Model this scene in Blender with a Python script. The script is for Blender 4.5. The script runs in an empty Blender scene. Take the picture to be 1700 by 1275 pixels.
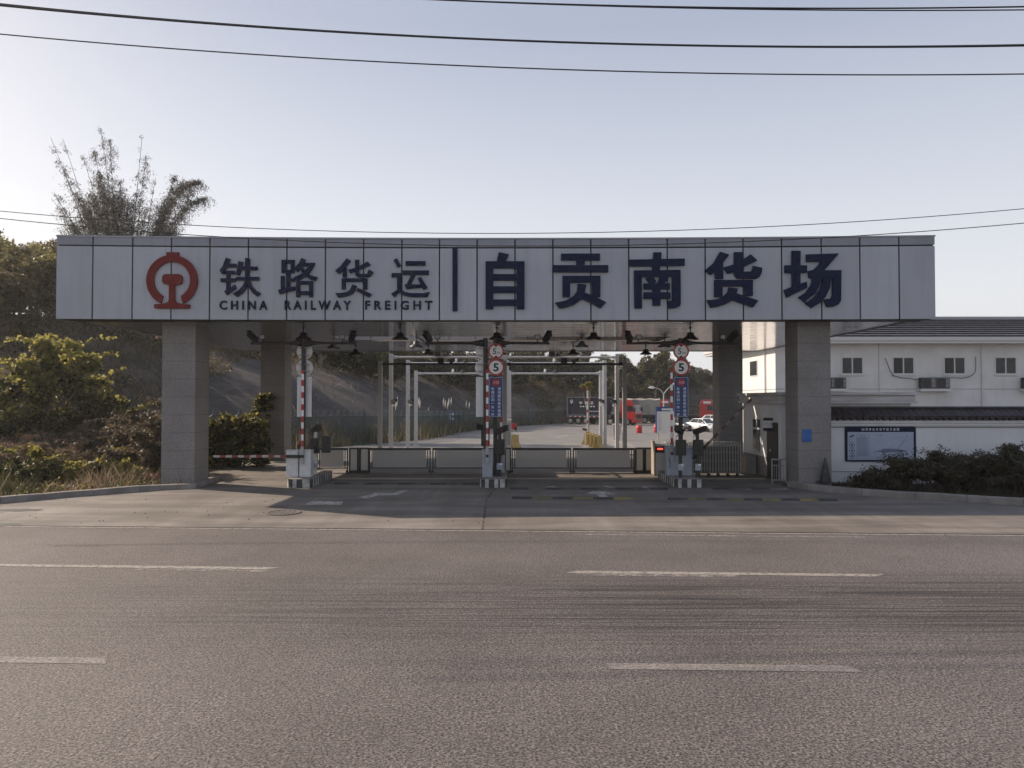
import bpy, bmesh, math, random
import numpy as np
from mathutils import Vector, Matrix, noise
R = math.radians
C = bpy.context.scene.collection
scene = bpy.context.scene
random.seed(7)

# ------------------------------------------------------------------ camera, sky, sun, exposure
F, CX, CY, PW = 1230.0, 850.0, 637.5, 1700.0          # photograph's focal length and centre in its own pixels
HOR, H = 663.0, 2.85                                  # horizon row, eye height
PITCH = math.atan((HOR - CY) / F)
cam_d = bpy.data.cameras.new('camera'); cam = bpy.data.objects.new('camera', cam_d); C.objects.link(cam)
cam_d.sensor_width = 36; cam_d.lens = 36 * F / PW; cam_d.clip_end = 3000; cam_d.clip_start = .1
cam.location = (0, 0, H); cam.rotation_euler = (R(90) + PITCH, 0, 0)
scene.camera = cam
SUN_DIR = Vector((-1.45, .67, 1.0)).normalized()      # towards the sun
EL = math.asin(SUN_DIR.z); AZ = math.atan2(SUN_DIR.x, SUN_DIR.y)
w = bpy.data.worlds.new('World'); scene.world = w; w.use_nodes = True
nt = w.node_tree; nt.nodes.clear()
sky = nt.nodes.new('ShaderNodeTexSky'); sky.sky_type = 'NISHITA'; sky.sun_disc = False
sky.sun_elevation = EL; sky.sun_rotation = AZ
sky.air_density = 1.0; sky.dust_density = 6.0; sky.ozone_density = 1.5; sky.altitude = 300
bg = nt.nodes.new('ShaderNodeBackground'); bg.inputs[1].default_value = .11
wo = nt.nodes.new('ShaderNodeOutputWorld')
# hazy winter sky: the physical sky mixed with a pale veil that thins towards the zenith
tcw = nt.nodes.new('ShaderNodeTexCoord'); spw = nt.nodes.new('ShaderNodeSeparateXYZ'); nt.links.new(tcw.outputs['Generated'], spw.inputs[0])
rw = nt.nodes.new('ShaderNodeValToRGB'); nt.links.new(spw.outputs[2], rw.inputs[0])
e_ = rw.color_ramp.elements
e_[0].position = 0; e_[0].color = (3.3,3.28,3.3,1); e_[1].position = 1; e_[1].color = (1.0,1.3,2.0,1)
for p_, c_ in ((.12,(3.2,3.25,3.36)), (.26,(2.5,2.62,2.90)), (.45,(1.55,1.72,2.15))):
    q_ = e_.new(p_); q_.color = (*c_, 1)
sw = nt.nodes.new('ShaderNodeMix'); sw.data_type = 'RGBA'; sw.blend_type = 'MULTIPLY'; sw.inputs[0].default_value = 1; sw.inputs[7].default_value = (.12,.115,.11,1)
aw = nt.nodes.new('ShaderNodeMix'); aw.data_type = 'RGBA'; aw.blend_type = 'ADD'; aw.inputs[0].default_value = 1
nt.links.new(sky.outputs[0], sw.inputs[6]); nt.links.new(sw.outputs[2], aw.inputs[6]); nt.links.new(rw.outputs[0], aw.inputs[7])
nt.links.new(aw.outputs[2], bg.inputs[0]); nt.links.new(bg.outputs[0], wo.inputs[0])
sun_d = bpy.data.lights.new('sun', 'SUN'); sun_d.energy = 3.2; sun_d.angle = R(.5); sun_d.color = (1, .84, .68)
sun = bpy.data.objects.new('sun', sun_d); C.objects.link(sun)
sun.rotation_euler = SUN_DIR.to_track_quat('Z', 'Y').to_euler(); sun.location = (-40, 30, 40)
scene.view_settings.view_transform = 'Standard'; scene.view_settings.look = 'None'
scene.view_settings.gamma = 1; scene.view_settings.exposure = 1.15
scene.render.engine = 'CYCLES'
scene.cycles.max_bounces = 6; scene.cycles.transparent_max_bounces = 12

# ------------------------------------------------------------------ measuring helpers
def at(px, py, Y):
    u, v = px - CX, CY - py
    c, s = math.cos(PITCH), math.sin(PITCH)
    dy, dz = F * c - v * s, F * s + v * c
    k = Y / dy
    return Vector((u * k, Y, H + dz * k))
def sm(a, b, x):
    t = min(1, max(0, (x - a) / (b - a))); return t * t * (3 - 2 * t)
def zg(y): return -.75 * sm(28, 88, y)
def gp(px, py):
    lo, hi = 3, 400
    for _ in range(60):
        m = (lo + hi) / 2
        if at(px, py, m).z > zg(m): lo = m
        else: hi = m
    p = at(px, py, lo); p.z = zg(lo); return p

# ------------------------------------------------------------------ mesh helpers
class MB:
    def __init__(s): s.v = []; s.f = []; s.m = []
    def add(s, vs, fs, mi=0):
        o = len(s.v); s.v += [tuple(v) for v in vs]
        s.f += [tuple(i + o for i in f) for f in fs]; s.m += [mi] * len(fs); return s
    def box(s, x0, x1, y0, y1, z0, z1, mi=0, M=None):
        vs = [Vector(p) for p in ((x0,y0,z0),(x1,y0,z0),(x1,y1,z0),(x0,y1,z0),(x0,y0,z1),(x1,y0,z1),(x1,y1,z1),(x0,y1,z1))]
        if M: vs = [M @ v for v in vs]
        return s.add(vs, [(0,3,2,1),(4,5,6,7),(0,1,5,4),(1,2,6,5),(2,3,7,6),(3,0,4,7)], mi)
    def tube(s, pts, r, n=8, mi=0, cap=True):
        pts = [Vector(p) for p in pts]; rs = r if isinstance(r, (list, tuple)) else [r] * len(pts)
        rings = []; up = Vector((0, 0, 1))
        for i, p in enumerate(pts):
            d = (pts[min(i+1, len(pts)-1)] - pts[max(i-1, 0)]).normalized()
            a = d.cross(up)
            if a.length < .05: a = d.cross(Vector((0, 1, 0)))
            a.normalize(); b = d.cross(a)
            rings.append([p + (a * math.cos(t) + b * math.sin(t)) * rs[i] for t in [2*math.pi*k/n for k in range(n)]])
        vs = [v for r_ in rings for v in r_]; fs = []
        for i in range(len(pts)-1):
            for k in range(n):
                fs.append((i*n+k, i*n+(k+1) % n, (i+1)*n+(k+1) % n, (i+1)*n+k))
        if cap: fs += [tuple(range(n))[::-1], tuple((len(pts)-1)*n+k for k in range(n))]
        return s.add(vs, fs, mi)
    def lathe(s, prof, o=(0,0,0), n=20, mi=0, axis='Z', cap=True):
        vs = []
        for r, z in prof:
            for k in range(n):
                t = 2*math.pi*k/n; p = (r*math.cos(t), r*math.sin(t), z)
                if axis == 'Y': p = (p[0], p[2], p[1])
                if axis == 'X': p = (p[2], p[0], p[1])
                vs.append(Vector(p) + Vector(o))
        fs = []
        for i in range(len(prof)-1):
            for k in range(n): fs.append((i*n+k, i*n+(k+1) % n, (i+1)*n+(k+1) % n, (i+1)*n+k))
        if cap: fs += [tuple(range(n))[::-1], tuple((len(prof)-1)*n+k for k in range(n))]
        return s.add(vs, fs, mi)
    def prism(s, poly, a0, a1, axis='Y', mi=0, M=None):
        """poly in 2-D; extruded along axis from a0 to a1"""
        def mk(p, a):
            v = {'Y': (p[0], a, p[1]), 'X': (a, p[0], p[1]), 'Z': (p[0], p[1], a)}[axis]
            return M @ Vector(v) if M else Vector(v)
        n = len(poly)
        vs = [mk(p, a0) for p in poly] + [mk(p, a1) for p in poly]
        fs = [tuple(range(n)), tuple(range(n, 2*n))[::-1]] + [(i, i+n, (i+1) % n+n, (i+1) % n) for i in range(n)]
        return s.add(vs, fs, mi)
    def grid(s, P, mi=0):
        nr, nc = len(P), len(P[0])
        return s.add([p for r in P for p in r], [(i*nc+j, i*nc+j+1, (i+1)*nc+j+1, (i+1)*nc+j) for i in range(nr-1) for j in range(nc-1)], mi)
    def build(s, name, mats, parent=None, smooth=False, bevel=0, recalc=True):
        me = bpy.data.meshes.new(name)
        off = Vector((0, 0, 0)); q = parent
        while q is not None: off += q.location; q = q.parent
        me.from_pydata([Vector(v) - off for v in s.v], [], s.f)
        if not isinstance(mats, (list, tuple)): mats = [mats]
        for m in mats: me.materials.append(m)
        me.polygons.foreach_set('material_index', s.m)
        if recalc or bevel:
            bm = bmesh.new(); bm.from_mesh(me)
            if recalc: bmesh.ops.recalc_face_normals(bm, faces=bm.faces)
            bm.to_mesh(me); bm.free()
        if smooth: me.polygons.foreach_set('use_smooth', [True] * len(me.polygons))
        o = bpy.data.objects.new(name, me); C.objects.link(o); o.parent = parent
        if bevel:
            b = o.modifiers.new('bevel', 'BEVEL'); b.width = bevel; b.segments = 2; b.limit_method = 'ANGLE'
        return o
def tag(o, label=None, cat=None, group=None, kind=None):
    if label: o['label'] = label
    if cat: o['category'] = cat
    if group: o['group'] = group
    if kind: o['kind'] = kind
    return o
def thing(name, loc, label, cat, group=None):
    o = bpy.data.objects.new(name, None); C.objects.link(o); o.location = loc; o.empty_display_size = .3
    return tag(o, label, cat, group)
def copy_tree(o, parent=None):
    c = o.copy(); C.objects.link(c)
    if parent is not None: c.parent = parent
    for ch in list(o.children): copy_tree(ch, c)
    return c
def dup(o, loc, rz=0, sc=1, label=None):
    c = copy_tree(o); c.location = loc; c.rotation_euler = (0, 0, rz); c.scale = (sc, sc, sc) if not isinstance(sc, tuple) else sc
    if label: c['label'] = label
    return c

# ------------------------------------------------------------------ materials
def mat(name, col, rough=.6, metal=0, col2=None, scale=4, bump=0, bscale=None, detail=6, spec=.5, stretch=(1,1,1), coat=0, trans=0, emit=0, contrast=(.35, .65)):
    m = bpy.data.materials.new(name); m.use_nodes = True; n = m.node_tree; b = n.nodes['Principled BSDF']
    b.inputs['Base Color'].default_value = (*col, 1); b.inputs['Roughness'].default_value = rough
    b.inputs['Metallic'].default_value = metal; b.inputs['Specular IOR Level'].default_value = spec
    if coat: b.inputs['Coat Weight'].default_value = coat
    if emit: b.inputs['Emission Color'].default_value = (*col, 1); b.inputs['Emission Strength'].default_value = emit
    tc = mp = None
    if col2 or bump:
        tc = n.nodes.new('ShaderNodeTexCoord'); mp = n.nodes.new('ShaderNodeMapping'); mp.inputs['Scale'].default_value = stretch
        n.links.new(tc.outputs['Object'], mp.inputs[0])
    if col2:
        t = n.nodes.new('ShaderNodeTexNoise'); t.inputs['Scale'].default_value = scale; t.inputs['Detail'].default_value = detail
        n.links.new(mp.outputs[0], t.inputs[0])
        r = n.nodes.new('ShaderNodeValToRGB'); r.color_ramp.elements[0].position = contrast[0]; r.color_ramp.elements[1].position = contrast[1]
        r.color_ramp.elements[0].color = (*col, 1); r.color_ramp.elements[1].color = (*col2, 1)
        n.links.new(t.outputs[0], r.inputs[0]); n.links.new(r.outputs[0], b.inputs['Base Color'])
    if bump:
        t = n.nodes.new('ShaderNodeTexNoise'); t.inputs['Scale'].default_value = bscale or scale * 4; t.inputs['Detail'].default_value = 5
        n.links.new(mp.outputs[0], t.inputs[0])
        bp = n.nodes.new('ShaderNodeBump'); bp.inputs['Strength'].default_value = bump; bp.inputs['Distance'].default_value = .02
        n.links.new(t.outputs[0], bp.inputs['Height']); n.links.new(bp.outputs[0], b.inputs['Normal'])
    return m
def leafmat(name, col, col2, scale=1.5, translucent=.35):
    m = mat(name, col, .55, 0, col2, scale, spec=.25)
    n = m.node_tree; b = n.nodes['Principled BSDF']; out = n.nodes['Material Output']
    tl = n.nodes.new('ShaderNodeBsdfTranslucent'); mx = n.nodes.new('ShaderNodeMixShader'); mx.inputs[0].default_value = translucent
    src = b.inputs['Base Color'].links[0].from_socket
    hs = n.nodes.new('ShaderNodeHueSaturation'); hs.inputs['Value'].default_value = 1.5; hs.inputs['Hue'].default_value = .49
    n.links.new(src, hs.inputs['Color']); n.links.new(hs.outputs[0], tl.inputs[0])
    n.links.new(b.outputs[0], mx.inputs[1]); n.links.new(tl.outputs[0], mx.inputs[2]); n.links.new(mx.outputs[0], out.inputs[0])
    return m
def nodes(m): return m.node_tree.nodes, m.node_tree.links, m.node_tree.nodes['Principled BSDF']

M = {}
def panel_mat(name, col):
    m = mat(name, col, .45, .15, tuple(c*1.08 for c in col), .6, spec=.35); n = m.node_tree.nodes; l = m.node_tree.links; b = n['Principled BSDF']
    tc = n.new('ShaderNodeTexCoord'); mp = n.new('ShaderNodeMapping'); mp.inputs['Scale'].default_value = (2.6, 2.6, .22); l.new(tc.outputs['Object'], mp.inputs[0])
    t = n.new('ShaderNodeTexNoise'); t.inputs['Scale'].default_value = 1.5; t.inputs['Detail'].default_value = 8; t.inputs['Roughness'].default_value = .7; l.new(mp.outputs[0], t.inputs[0])
    r_ = n.new('ShaderNodeValToRGB'); r_.color_ramp.elements[0].position = .30; r_.color_ramp.elements[0].color = (.72,.70,.68,1); r_.color_ramp.elements[1].position = .52; r_.color_ramp.elements[1].color = (1,1,1,1); l.new(t.outputs[0], r_.inputs[0])
    g = n.new('ShaderNodeNewGeometry'); mr = n.new('ShaderNodeMapRange'); mr.inputs[3].default_value = .93; mr.inputs[4].default_value = 1.06; l.new(g.outputs['Random Per Island'], mr.inputs[0])
    src = b.inputs['Base Color'].links[0].from_socket
    k = n.new('ShaderNodeMix'); k.data_type = 'RGBA'; k.blend_type = 'MULTIPLY'; k.inputs[0].default_value = .8; l.new(src, k.inputs[6]); l.new(r_.outputs[0], k.inputs[7]); k.inputs[0].default_value = .4
    k2 = n.new('ShaderNodeMix'); k2.data_type = 'RGBA'; k2.blend_type = 'MULTIPLY'; k2.inputs[0].default_value = 1; l.new(k.outputs[2], k2.inputs[6]); l.new(mr.outputs[0], k2.inputs[7])
    l.new(k2.outputs[2], b.inputs['Base Color'])
    bp = n.new('ShaderNodeBump'); bp.inputs['Strength'].default_value = .12; bp.inputs['Distance'].default_value = .05
    t2 = n.new('ShaderNodeTexNoise'); t2.inputs['Scale'].default_value = .9; l.new(tc.outputs['Object'], t2.inputs[0]); l.new(t2.outputs[0], bp.inputs['Height']); l.new(bp.outputs[0], b.inputs['Normal'])
    return m
def stained(name, c1, c2):
    m = mat(name, c1, .8, 0, c2, .9, bump=.05, bscale=30); n = m.node_tree.nodes; l = m.node_tree.links; b = n['Principled BSDF']
    tc = n.new('ShaderNodeTexCoord'); mp = n.new('ShaderNodeMapping'); mp.inputs['Scale'].default_value = (2.2, 2.2, .25); l.new(tc.outputs['Object'], mp.inputs[0])
    t = n.new('ShaderNodeTexNoise'); t.inputs['Scale'].default_value = 1.2; t.inputs['Detail'].default_value = 9; t.inputs['Roughness'].default_value = .7; l.new(mp.outputs[0], t.inputs[0])
    r_ = n.new('ShaderNodeValToRGB'); r_.color_ramp.elements[0].position = .28; r_.color_ramp.elements[0].color = (.78,.765,.74,1); r_.color_ramp.elements[1].position = .5; r_.color_ramp.elements[1].color = (1,1,1,1); l.new(t.outputs[0], r_.inputs[0])
    src = b.inputs['Base Color'].links[0].from_socket
    k = n.new('ShaderNodeMix'); k.data_type = 'RGBA'; k.blend_type = 'MULTIPLY'; k.inputs[0].default_value = .5; l.new(src, k.inputs[6]); l.new(r_.outputs[0], k.inputs[7]); l.new(k.outputs[2], b.inputs['Base Color'])
    return m
M['alu'] = panel_mat('aluminium_panel', (.345,.36,.40))
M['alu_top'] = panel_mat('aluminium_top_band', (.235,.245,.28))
M['alu_side'] = mat('aluminium_side', (.3,.3,.33), .5, .3)
M['dark'] = mat('dark_joint', (.02,.02,.028), .6)
M['navy'] = mat('navy_lettering', (.009,.014,.042), .6, spec=.12)
M['red_sign'] = mat('red_emblem', (.15,.02,.018), .6, spec=.15)
M['black'] = mat('black_metal', (.016,.015,.015), .5)
M['pole_dark'] = mat('dark_brown_pole', (.03,.026,.025), .5, .1)
M['white_metal'] = mat('white_painted_metal', (.5,.5,.5), .4, 0, (.58,.58,.57), 6)
M['grey_metal'] = mat('grey_box', (.27,.29,.33), .45, 0, (.31,.33,.37), 5)
M['galv'] = mat('galvanised', (.34,.34,.33), .45, .3)
M['steel'] = mat('stainless', (.4,.39,.37), .33, .75)
M['white_paint'] = mat('white_paint', (.7,.7,.68), .5)
M['red_paint'] = mat('red_paint', (.36,.028,.024), .5)
M['yellow_paint'] = mat('yellow_paint', (.5,.33,.05), .6, 0, (.35,.24,.06), 5)
M['black_paint'] = mat('black_paint', (.03,.03,.03), .65, 0, (.05,.05,.048), 5)
M['blue_sign'] = mat('blue_sign', (.014,.04,.16), .4)
M['white_wall'] = stained('white_render', (.62,.62,.63), (.69,.69,.70))
M['cream_wall'] = stained('white_house_render', (.55,.547,.542), (.62,.617,.612))
M['dado'] = mat('grey_dado', (.2,.19,.185), .7, 0, (.25,.24,.23), 3)
M['roof'] = mat('slate_tile', (.10,.105,.12), .6, 0, (.14,.145,.165), 2.5, bump=.2, bscale=12)
M['coping'] = mat('brown_glazed_tile', (.026,.020,.022), .5, 0, (.048,.036,.038), 3, spec=.3)
M['glass'] = mat('window_glass', (.02,.025,.03), .08, 0, spec=.8)
M['curtain'] = mat('curtain_glass', (.014,.017,.02), .2, 0, (.045,.05,.055), 3, stretch=(9,9,1), spec=.35)
M['frame_white'] = mat('window_frame_white', (.52,.52,.52), .4)
M['ac'] = mat('air_conditioner_casing', (.035,.035,.038), .5)
M['kerb'] = mat('kerb_stone', (.16,.145,.135), .85, 0, (.24,.22,.2), 2.2, bump=.3, bscale=25)
M['rust'] = mat('brick_rubble', (.22,.1,.08), .9)
M['tyre'] = mat('tyre_rubber', (.02,.02,.02), .8)
M['rim'] = mat('wheel_rim', (.3,.29,.27), .5, .4)
M['truck_red'] = mat('truck_red', (.42,.018,.018), .3, 0, coat=.4)
M['car_white'] = mat('car_white', (.72,.73,.75), .25, coat=.6)
M['car_dark'] = mat('car_dark', (.05,.055,.065), .25, coat=.6)
M['container'] = mat('container_blue', (.016,.02,.036), .55, 0, (.026,.03,.048), 1, spec=.25)
M['tarp'] = mat('grey_tarpaulin', (.24,.23,.19), .8, 0, (.33,.31,.26), 1.2, bump=.8, bscale=2.5)
M['chassis'] = mat('chassis', (.03,.03,.03), .7)
M['plume'] = mat('white_plume', (.6,.58,.5), .9)
M['bark'] = mat('bark', (.07,.05,.04), .9, 0, (.12,.09,.07), 6, bump=.6)
M['pale_bark'] = mat('pale_bark', (.2,.18,.15), .9, 0, (.3,.27,.22), 6)
M['culm'] = mat('bamboo_culm', (.045,.045,.02), .5, 0, (.1,.09,.04), 3)
M['cable'] = mat('cable', (.012,.012,.014), .6)
M['lamp_glass'] = mat('lamp_lens', (.25,.25,.25), .2)
M['led_red'] = mat('red_led', (.9,.06,.03), .4, emit=1.2)
M['blue_plate'] = mat('blue_plate', (.02,.12,.38), .5, 0, (.015,.09,.3), 8)
M['board_blue'] = mat('site_plan_sheet', (.33,.38,.48), .5, 0, (.38,.43,.52), 2, spec=.3)
M['board_line'] = mat('site_plan_line', (.02,.03,.07), .5)
M['board_pale'] = mat('site_plan_block', (.13,.16,.24), .5)
M['cream_board'] = mat('notice_board_sheet', (.72,.7,.66), .5)
M['yellow_concrete'] = mat('yellow_concrete', (.36,.25,.07), .8, 0, (.45,.33,.13), 3)
M['green_mesh'] = mat('green_fence_wire', (.02,.06,.045), .6)
M['gate_slat'] = mat('gate_slat', (.33,.315,.30), .45, .2)
M['beige'] = mat('beige_frame', (.35,.3,.23), .5)
M['red_plastic'] = mat('red_plastic', (.5,.04,.04), .5)

def granite():
    m = mat('granite_cladding', (.175,.163,.158), .6, 0, (.32,.30,.29), 42, detail=3, contrast=(.3,.7))
    n, l, b = nodes(m)
    tc = n.new('ShaderNodeTexCoord'); sp = n.new('ShaderNodeSeparateXYZ'); l.new(tc.outputs['Object'], sp.inputs[0])
    def mth(op, a, bb):
        k = n.new('ShaderNodeMath'); k.operation = op
        for i, x in enumerate((a, bb)):
            if x is None: continue
            if isinstance(x, (int, float)): k.inputs[i].default_value = x
            else: l.new(x, k.inputs[i])
        return k.outputs[0]
    fr = mth('FRACT', mth('DIVIDE', sp.outputs[2], .585), None)
    line = mth('LESS_THAN', fr, .016)
    # weather staining in broad patches
    t = n.new('ShaderNodeTexNoise'); t.inputs['Scale'].default_value = 1.1; t.inputs['Detail'].default_value = 4
    l.new(tc.outputs['Object'], t.inputs[0])
    src = b.inputs['Base Color'].links[0].from_socket
    mx = n.new('ShaderNodeMix'); mx.data_type = 'RGBA'; mx.blend_type = 'MULTIPLY'; mx.inputs[0].default_value = .45
    l.new(src, mx.inputs[6]); l.new(t.outputs[0], mx.inputs[7])
    mx2 = n.new('ShaderNodeMix'); mx2.data_type = 'RGBA'; l.new(line, mx2.inputs[0]); l.new(mx.outputs[2], mx2.inputs[6]); mx2.inputs[7].default_value = (.05,.045,.045,1)
    l.new(mx2.outputs[2], b.inputs['Base Color'])
    return m
M['granite'] = granite()

def soffit_mat():
    m = mat('polished_soffit', (.34,.33,.33), .1, .85)
    n, l, b = nodes(m)
    tc = n.new('ShaderNodeTexCoord'); mp = n.new('ShaderNodeMapping'); mp.inputs['Scale'].default_value = (.35, 2.2, 1); l.new(tc.outputs['Object'], mp.inputs[0])
    t = n.new('ShaderNodeTexNoise'); t.inputs['Scale'].default_value = 1.6; t.inputs['Detail'].default_value = 3; l.new(mp.outputs[0], t.inputs[0])
    bp = n.new('ShaderNodeBump'); bp.inputs['Strength'].default_value = .6; bp.inputs['Distance'].default_value = .05
    l.new(t.outputs[0], bp.inputs['Height']); l.new(bp.outputs[0], b.inputs['Normal'])
    return m
M['soffit'] = soffit_mat()

def asphalt():
    m = bpy.data.materials.new('asphalt'); m.use_nodes = True; n, l, b = nodes(m)
    tc = n.new('ShaderNodeTexCoord')
    def nz(scale, detail=4, st=(1,1,1), rough=.6):
        mp = n.new('ShaderNodeMapping'); mp.inputs['Scale'].default_value = st; l.new(tc.outputs['Object'], mp.inputs[0])
        t = n.new('ShaderNodeTexNoise'); t.inputs['Scale'].default_value = scale; t.inputs['Detail'].default_value = detail; t.inputs['Roughness'].default_value = rough
        l.new(mp.outputs[0], t.inputs[0]); return t.outputs[0]
    def ramp(x, p0, c0, p1, c1):
        r = n.new('ShaderNodeValToRGB'); e = r.color_ramp.elements
        e[0].position, e[1].position = p0, p1; e[0].color = (*c0, 1); e[1].color = (*c1, 1); l.new(x, r.inputs[0]); return r.outputs[0]
    def mix(a, bb, f, mode='MIX'):
        k = n.new('ShaderNodeMix'); k.data_type = 'RGBA'; k.blend_type = mode
        if isinstance(f, float): k.inputs[0].default_value = f
        else: l.new(f, k.inputs[0])
        l.new(a, k.inputs[6]); l.new(bb, k.inputs[7]); return k.outputs[2]
    g = nz(38, 3); base = ramp(g, .34, (.03,.026,.024), .63, (.212,.187,.172))
    vo = n.new('ShaderNodeTexVoronoi'); vo.inputs['Scale'].default_value = 34; l.new(tc.outputs['Object'], vo.inputs[0])
    stone = ramp(vo.outputs[1], .2, (.7,.7,.7), .9, (1.25,1.22,1.2)); base = mix(base, stone, .8, 'MULTIPLY')
    pit = ramp(nz(58, 2), .37, (.2,.19,.19), .46, (1,1,1)); base = mix(base, pit, .95, 'MULTIPLY')
    patch = ramp(nz(.35, 4), .35, (.8,.79,.78), .7, (1.12,1.12,1.12)); base = mix(base, patch, 1.0, 'MULTIPLY')
    # tyre wear along the carriageway, strongest in the wheel path of the middle lane
    st = nz(1.0, 6, (.22, 15, 1), .75); streak = ramp(st, .44, (1,1,1), .56, (.27,.26,.26))
    sep = n.new('ShaderNodeSeparateXYZ'); l.new(tc.outputs['Object'], sep.inputs[0])
    wv = n.new('ShaderNodeMapRange'); wv.inputs[1].default_value = 8.2; wv.inputs[2].default_value = 9.6; l.new(sep.outputs[1], wv.inputs[0])
    wv2 = n.new('ShaderNodeMapRange'); wv2.inputs[1].default_value = 12.4; wv2.inputs[2].default_value = 11.2; l.new(sep.outputs[1], wv2.inputs[0])
    wx = n.new('ShaderNodeMapRange'); wx.inputs[1].default_value = -8; wx.inputs[2].default_value = 3; wx.inputs[3].default_value = .25; l.new(sep.outputs[0], wx.inputs[0])
    k1 = n.new('ShaderNodeMath'); k1.operation = 'MULTIPLY'; l.new(wv.outputs[0], k1.inputs[0]); l.new(wv2.outputs[0], k1.inputs[1])
    k2 = n.new('ShaderNodeMath'); k2.operation = 'MULTIPLY'; l.new(k1.outputs[0], k2.inputs[0]); l.new(wx.outputs[0], k2.inputs[1])
    base = mix(base, streak, k2.outputs[0], 'MULTIPLY')
    l.new(base, b.inputs['Base Color']); b.inputs['Roughness'].default_value = .68; b.inputs['Specular IOR Level'].default_value = .4
    bp = n.new('ShaderNodeBump'); bp.inputs['Strength'].default_value = .45; bp.inputs['Distance'].default_value = .005
    add = n.new('ShaderNodeMath'); l.new(g, add.inputs[0]); l.new(vo.outputs[0], add.inputs[1]); l.new(add.outputs[0], bp.inputs['Height']); l.new(bp.outputs[0], b.inputs['Normal'])
    return m
M['asphalt'] = asphalt()

def concrete(name, c0, c1, dirt):
    m = bpy.data.materials.new(name); m.use_nodes = True; n, l, b = nodes(m)
    tc = n.new('ShaderNodeTexCoord')
    def nz(scale, detail, st):
        mp = n.new('ShaderNodeMapping'); mp.inputs['Scale'].default_value = st; l.new(tc.outputs['Object'], mp.inputs[0])
        t = n.new('ShaderNodeTexNoise'); t.inputs['Scale'].default_value = scale; t.inputs['Detail'].default_value = detail; t.inputs['Roughness'].default_value = .6
        l.new(mp.outputs[0], t.inputs[0]); return t.outputs[0]
    def ramp(x, p0, q0, p1, q1):
        r = n.new('ShaderNodeValToRGB'); e = r.color_ramp.elements
        e[0].position, e[1].position = p0, p1; e[0].color = (*q0, 1); e[1].color = (*q1, 1); l.new(x, r.inputs[0]); return r.outputs[0]
    def mul(a, bb, f):
        k = n.new('ShaderNodeMix'); k.data_type = 'RGBA'; k.blend_type = 'MULTIPLY'; k.inputs[0].default_value = f; l.new(a, k.inputs[6]); l.new(bb, k.inputs[7]); return k.outputs[2]
    base = ramp(nz(.5, 6, (1,1,1)), .3, c0, .7, c1)
    base = mul(base, ramp(nz(22, 3, (1,1,1)), .3, (.8,.8,.8), .7, (1.1,1.1,1.1)), .8)
    base = mul(base, ramp(nz(.8, 6, (.25,1.6,1)), .42, dirt, .6, (1,1,1)), .8)
    base = mul(base, ramp(nz(.9, 6, (1.2,.12,1)), .45, dirt, .62, (1,1,1)), .5)
    l.new(base, b.inputs['Base Color']); b.inputs['Roughness'].default_value = .7; b.inputs['Specular IOR Level'].default_value = .4
    bp = n.new('ShaderNodeBump'); bp.inputs['Strength'].default_value = .3; bp.inputs['Distance'].default_value = .006
    l.new(nz(30, 5, (1,1,1)), bp.inputs['Height']); l.new(bp.outputs[0], b.inputs['Normal'])
    return m
M['apron'] = concrete('apron_concrete', (.17,.15,.13), (.26,.232,.205), (.6,.58,.56))
M['yard'] = concrete('yard_concrete', (.155,.147,.137), (.215,.203,.188), (.8,.79,.77))
def worn(name, col, lo, hi, scale=6, st=(1,1,1)):
    m = mat(name, col, .7, 0, tuple(c*.8 for c in col), 5)
    n, l, b = nodes(m); out = n['Material Output']
    tc = n.new('ShaderNodeTexCoord'); mp = n.new('ShaderNodeMapping'); mp.inputs['Scale'].default_value = st; l.new(tc.outputs['Object'], mp.inputs[0])
    t = n.new('ShaderNodeTexNoise'); t.inputs['Scale'].default_value = scale; t.inputs['Detail'].default_value = 8; t.inputs['Roughness'].default_value = .75; l.new(mp.outputs[0], t.inputs[0])
    r = n.new('ShaderNodeValToRGB'); r.color_ramp.elements[0].position = lo; r.color_ramp.elements[1].position = hi; l.new(t.outputs[0], r.inputs[0])
    tr = n.new('ShaderNodeBsdfTransparent'); mx = n.new('ShaderNodeMixShader'); l.new(r.outputs[0], mx.inputs[0])
    l.new(tr.outputs[0], mx.inputs[1]); l.new(b.outputs[0], mx.inputs[2]); l.new(mx.outputs[0], out.inputs[0]); return m
M['mark'] = worn('worn_road_paint', (.29,.26,.23), .30, .5, 9)
M['mark_old'] = worn('old_road_paint', (.25,.222,.205), .30, .56, 26)
M['mark_arrow'] = worn('arrow_road_paint', (.48,.45,.41), .30, .52, 7)
M['mark_faint'] = worn('faded_road_paint', (.29,.26,.235), .42, .6, 5)
M['stain'] = worn('dark_stain', (.03,.027,.025), .45, .6, 4)
def soil():
    m = mat('soil', (.045,.036,.028), .95, 0, (.1,.08,.06), .7, bump=.7, bscale=5)
    return m
M['soil'] = soil()
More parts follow.
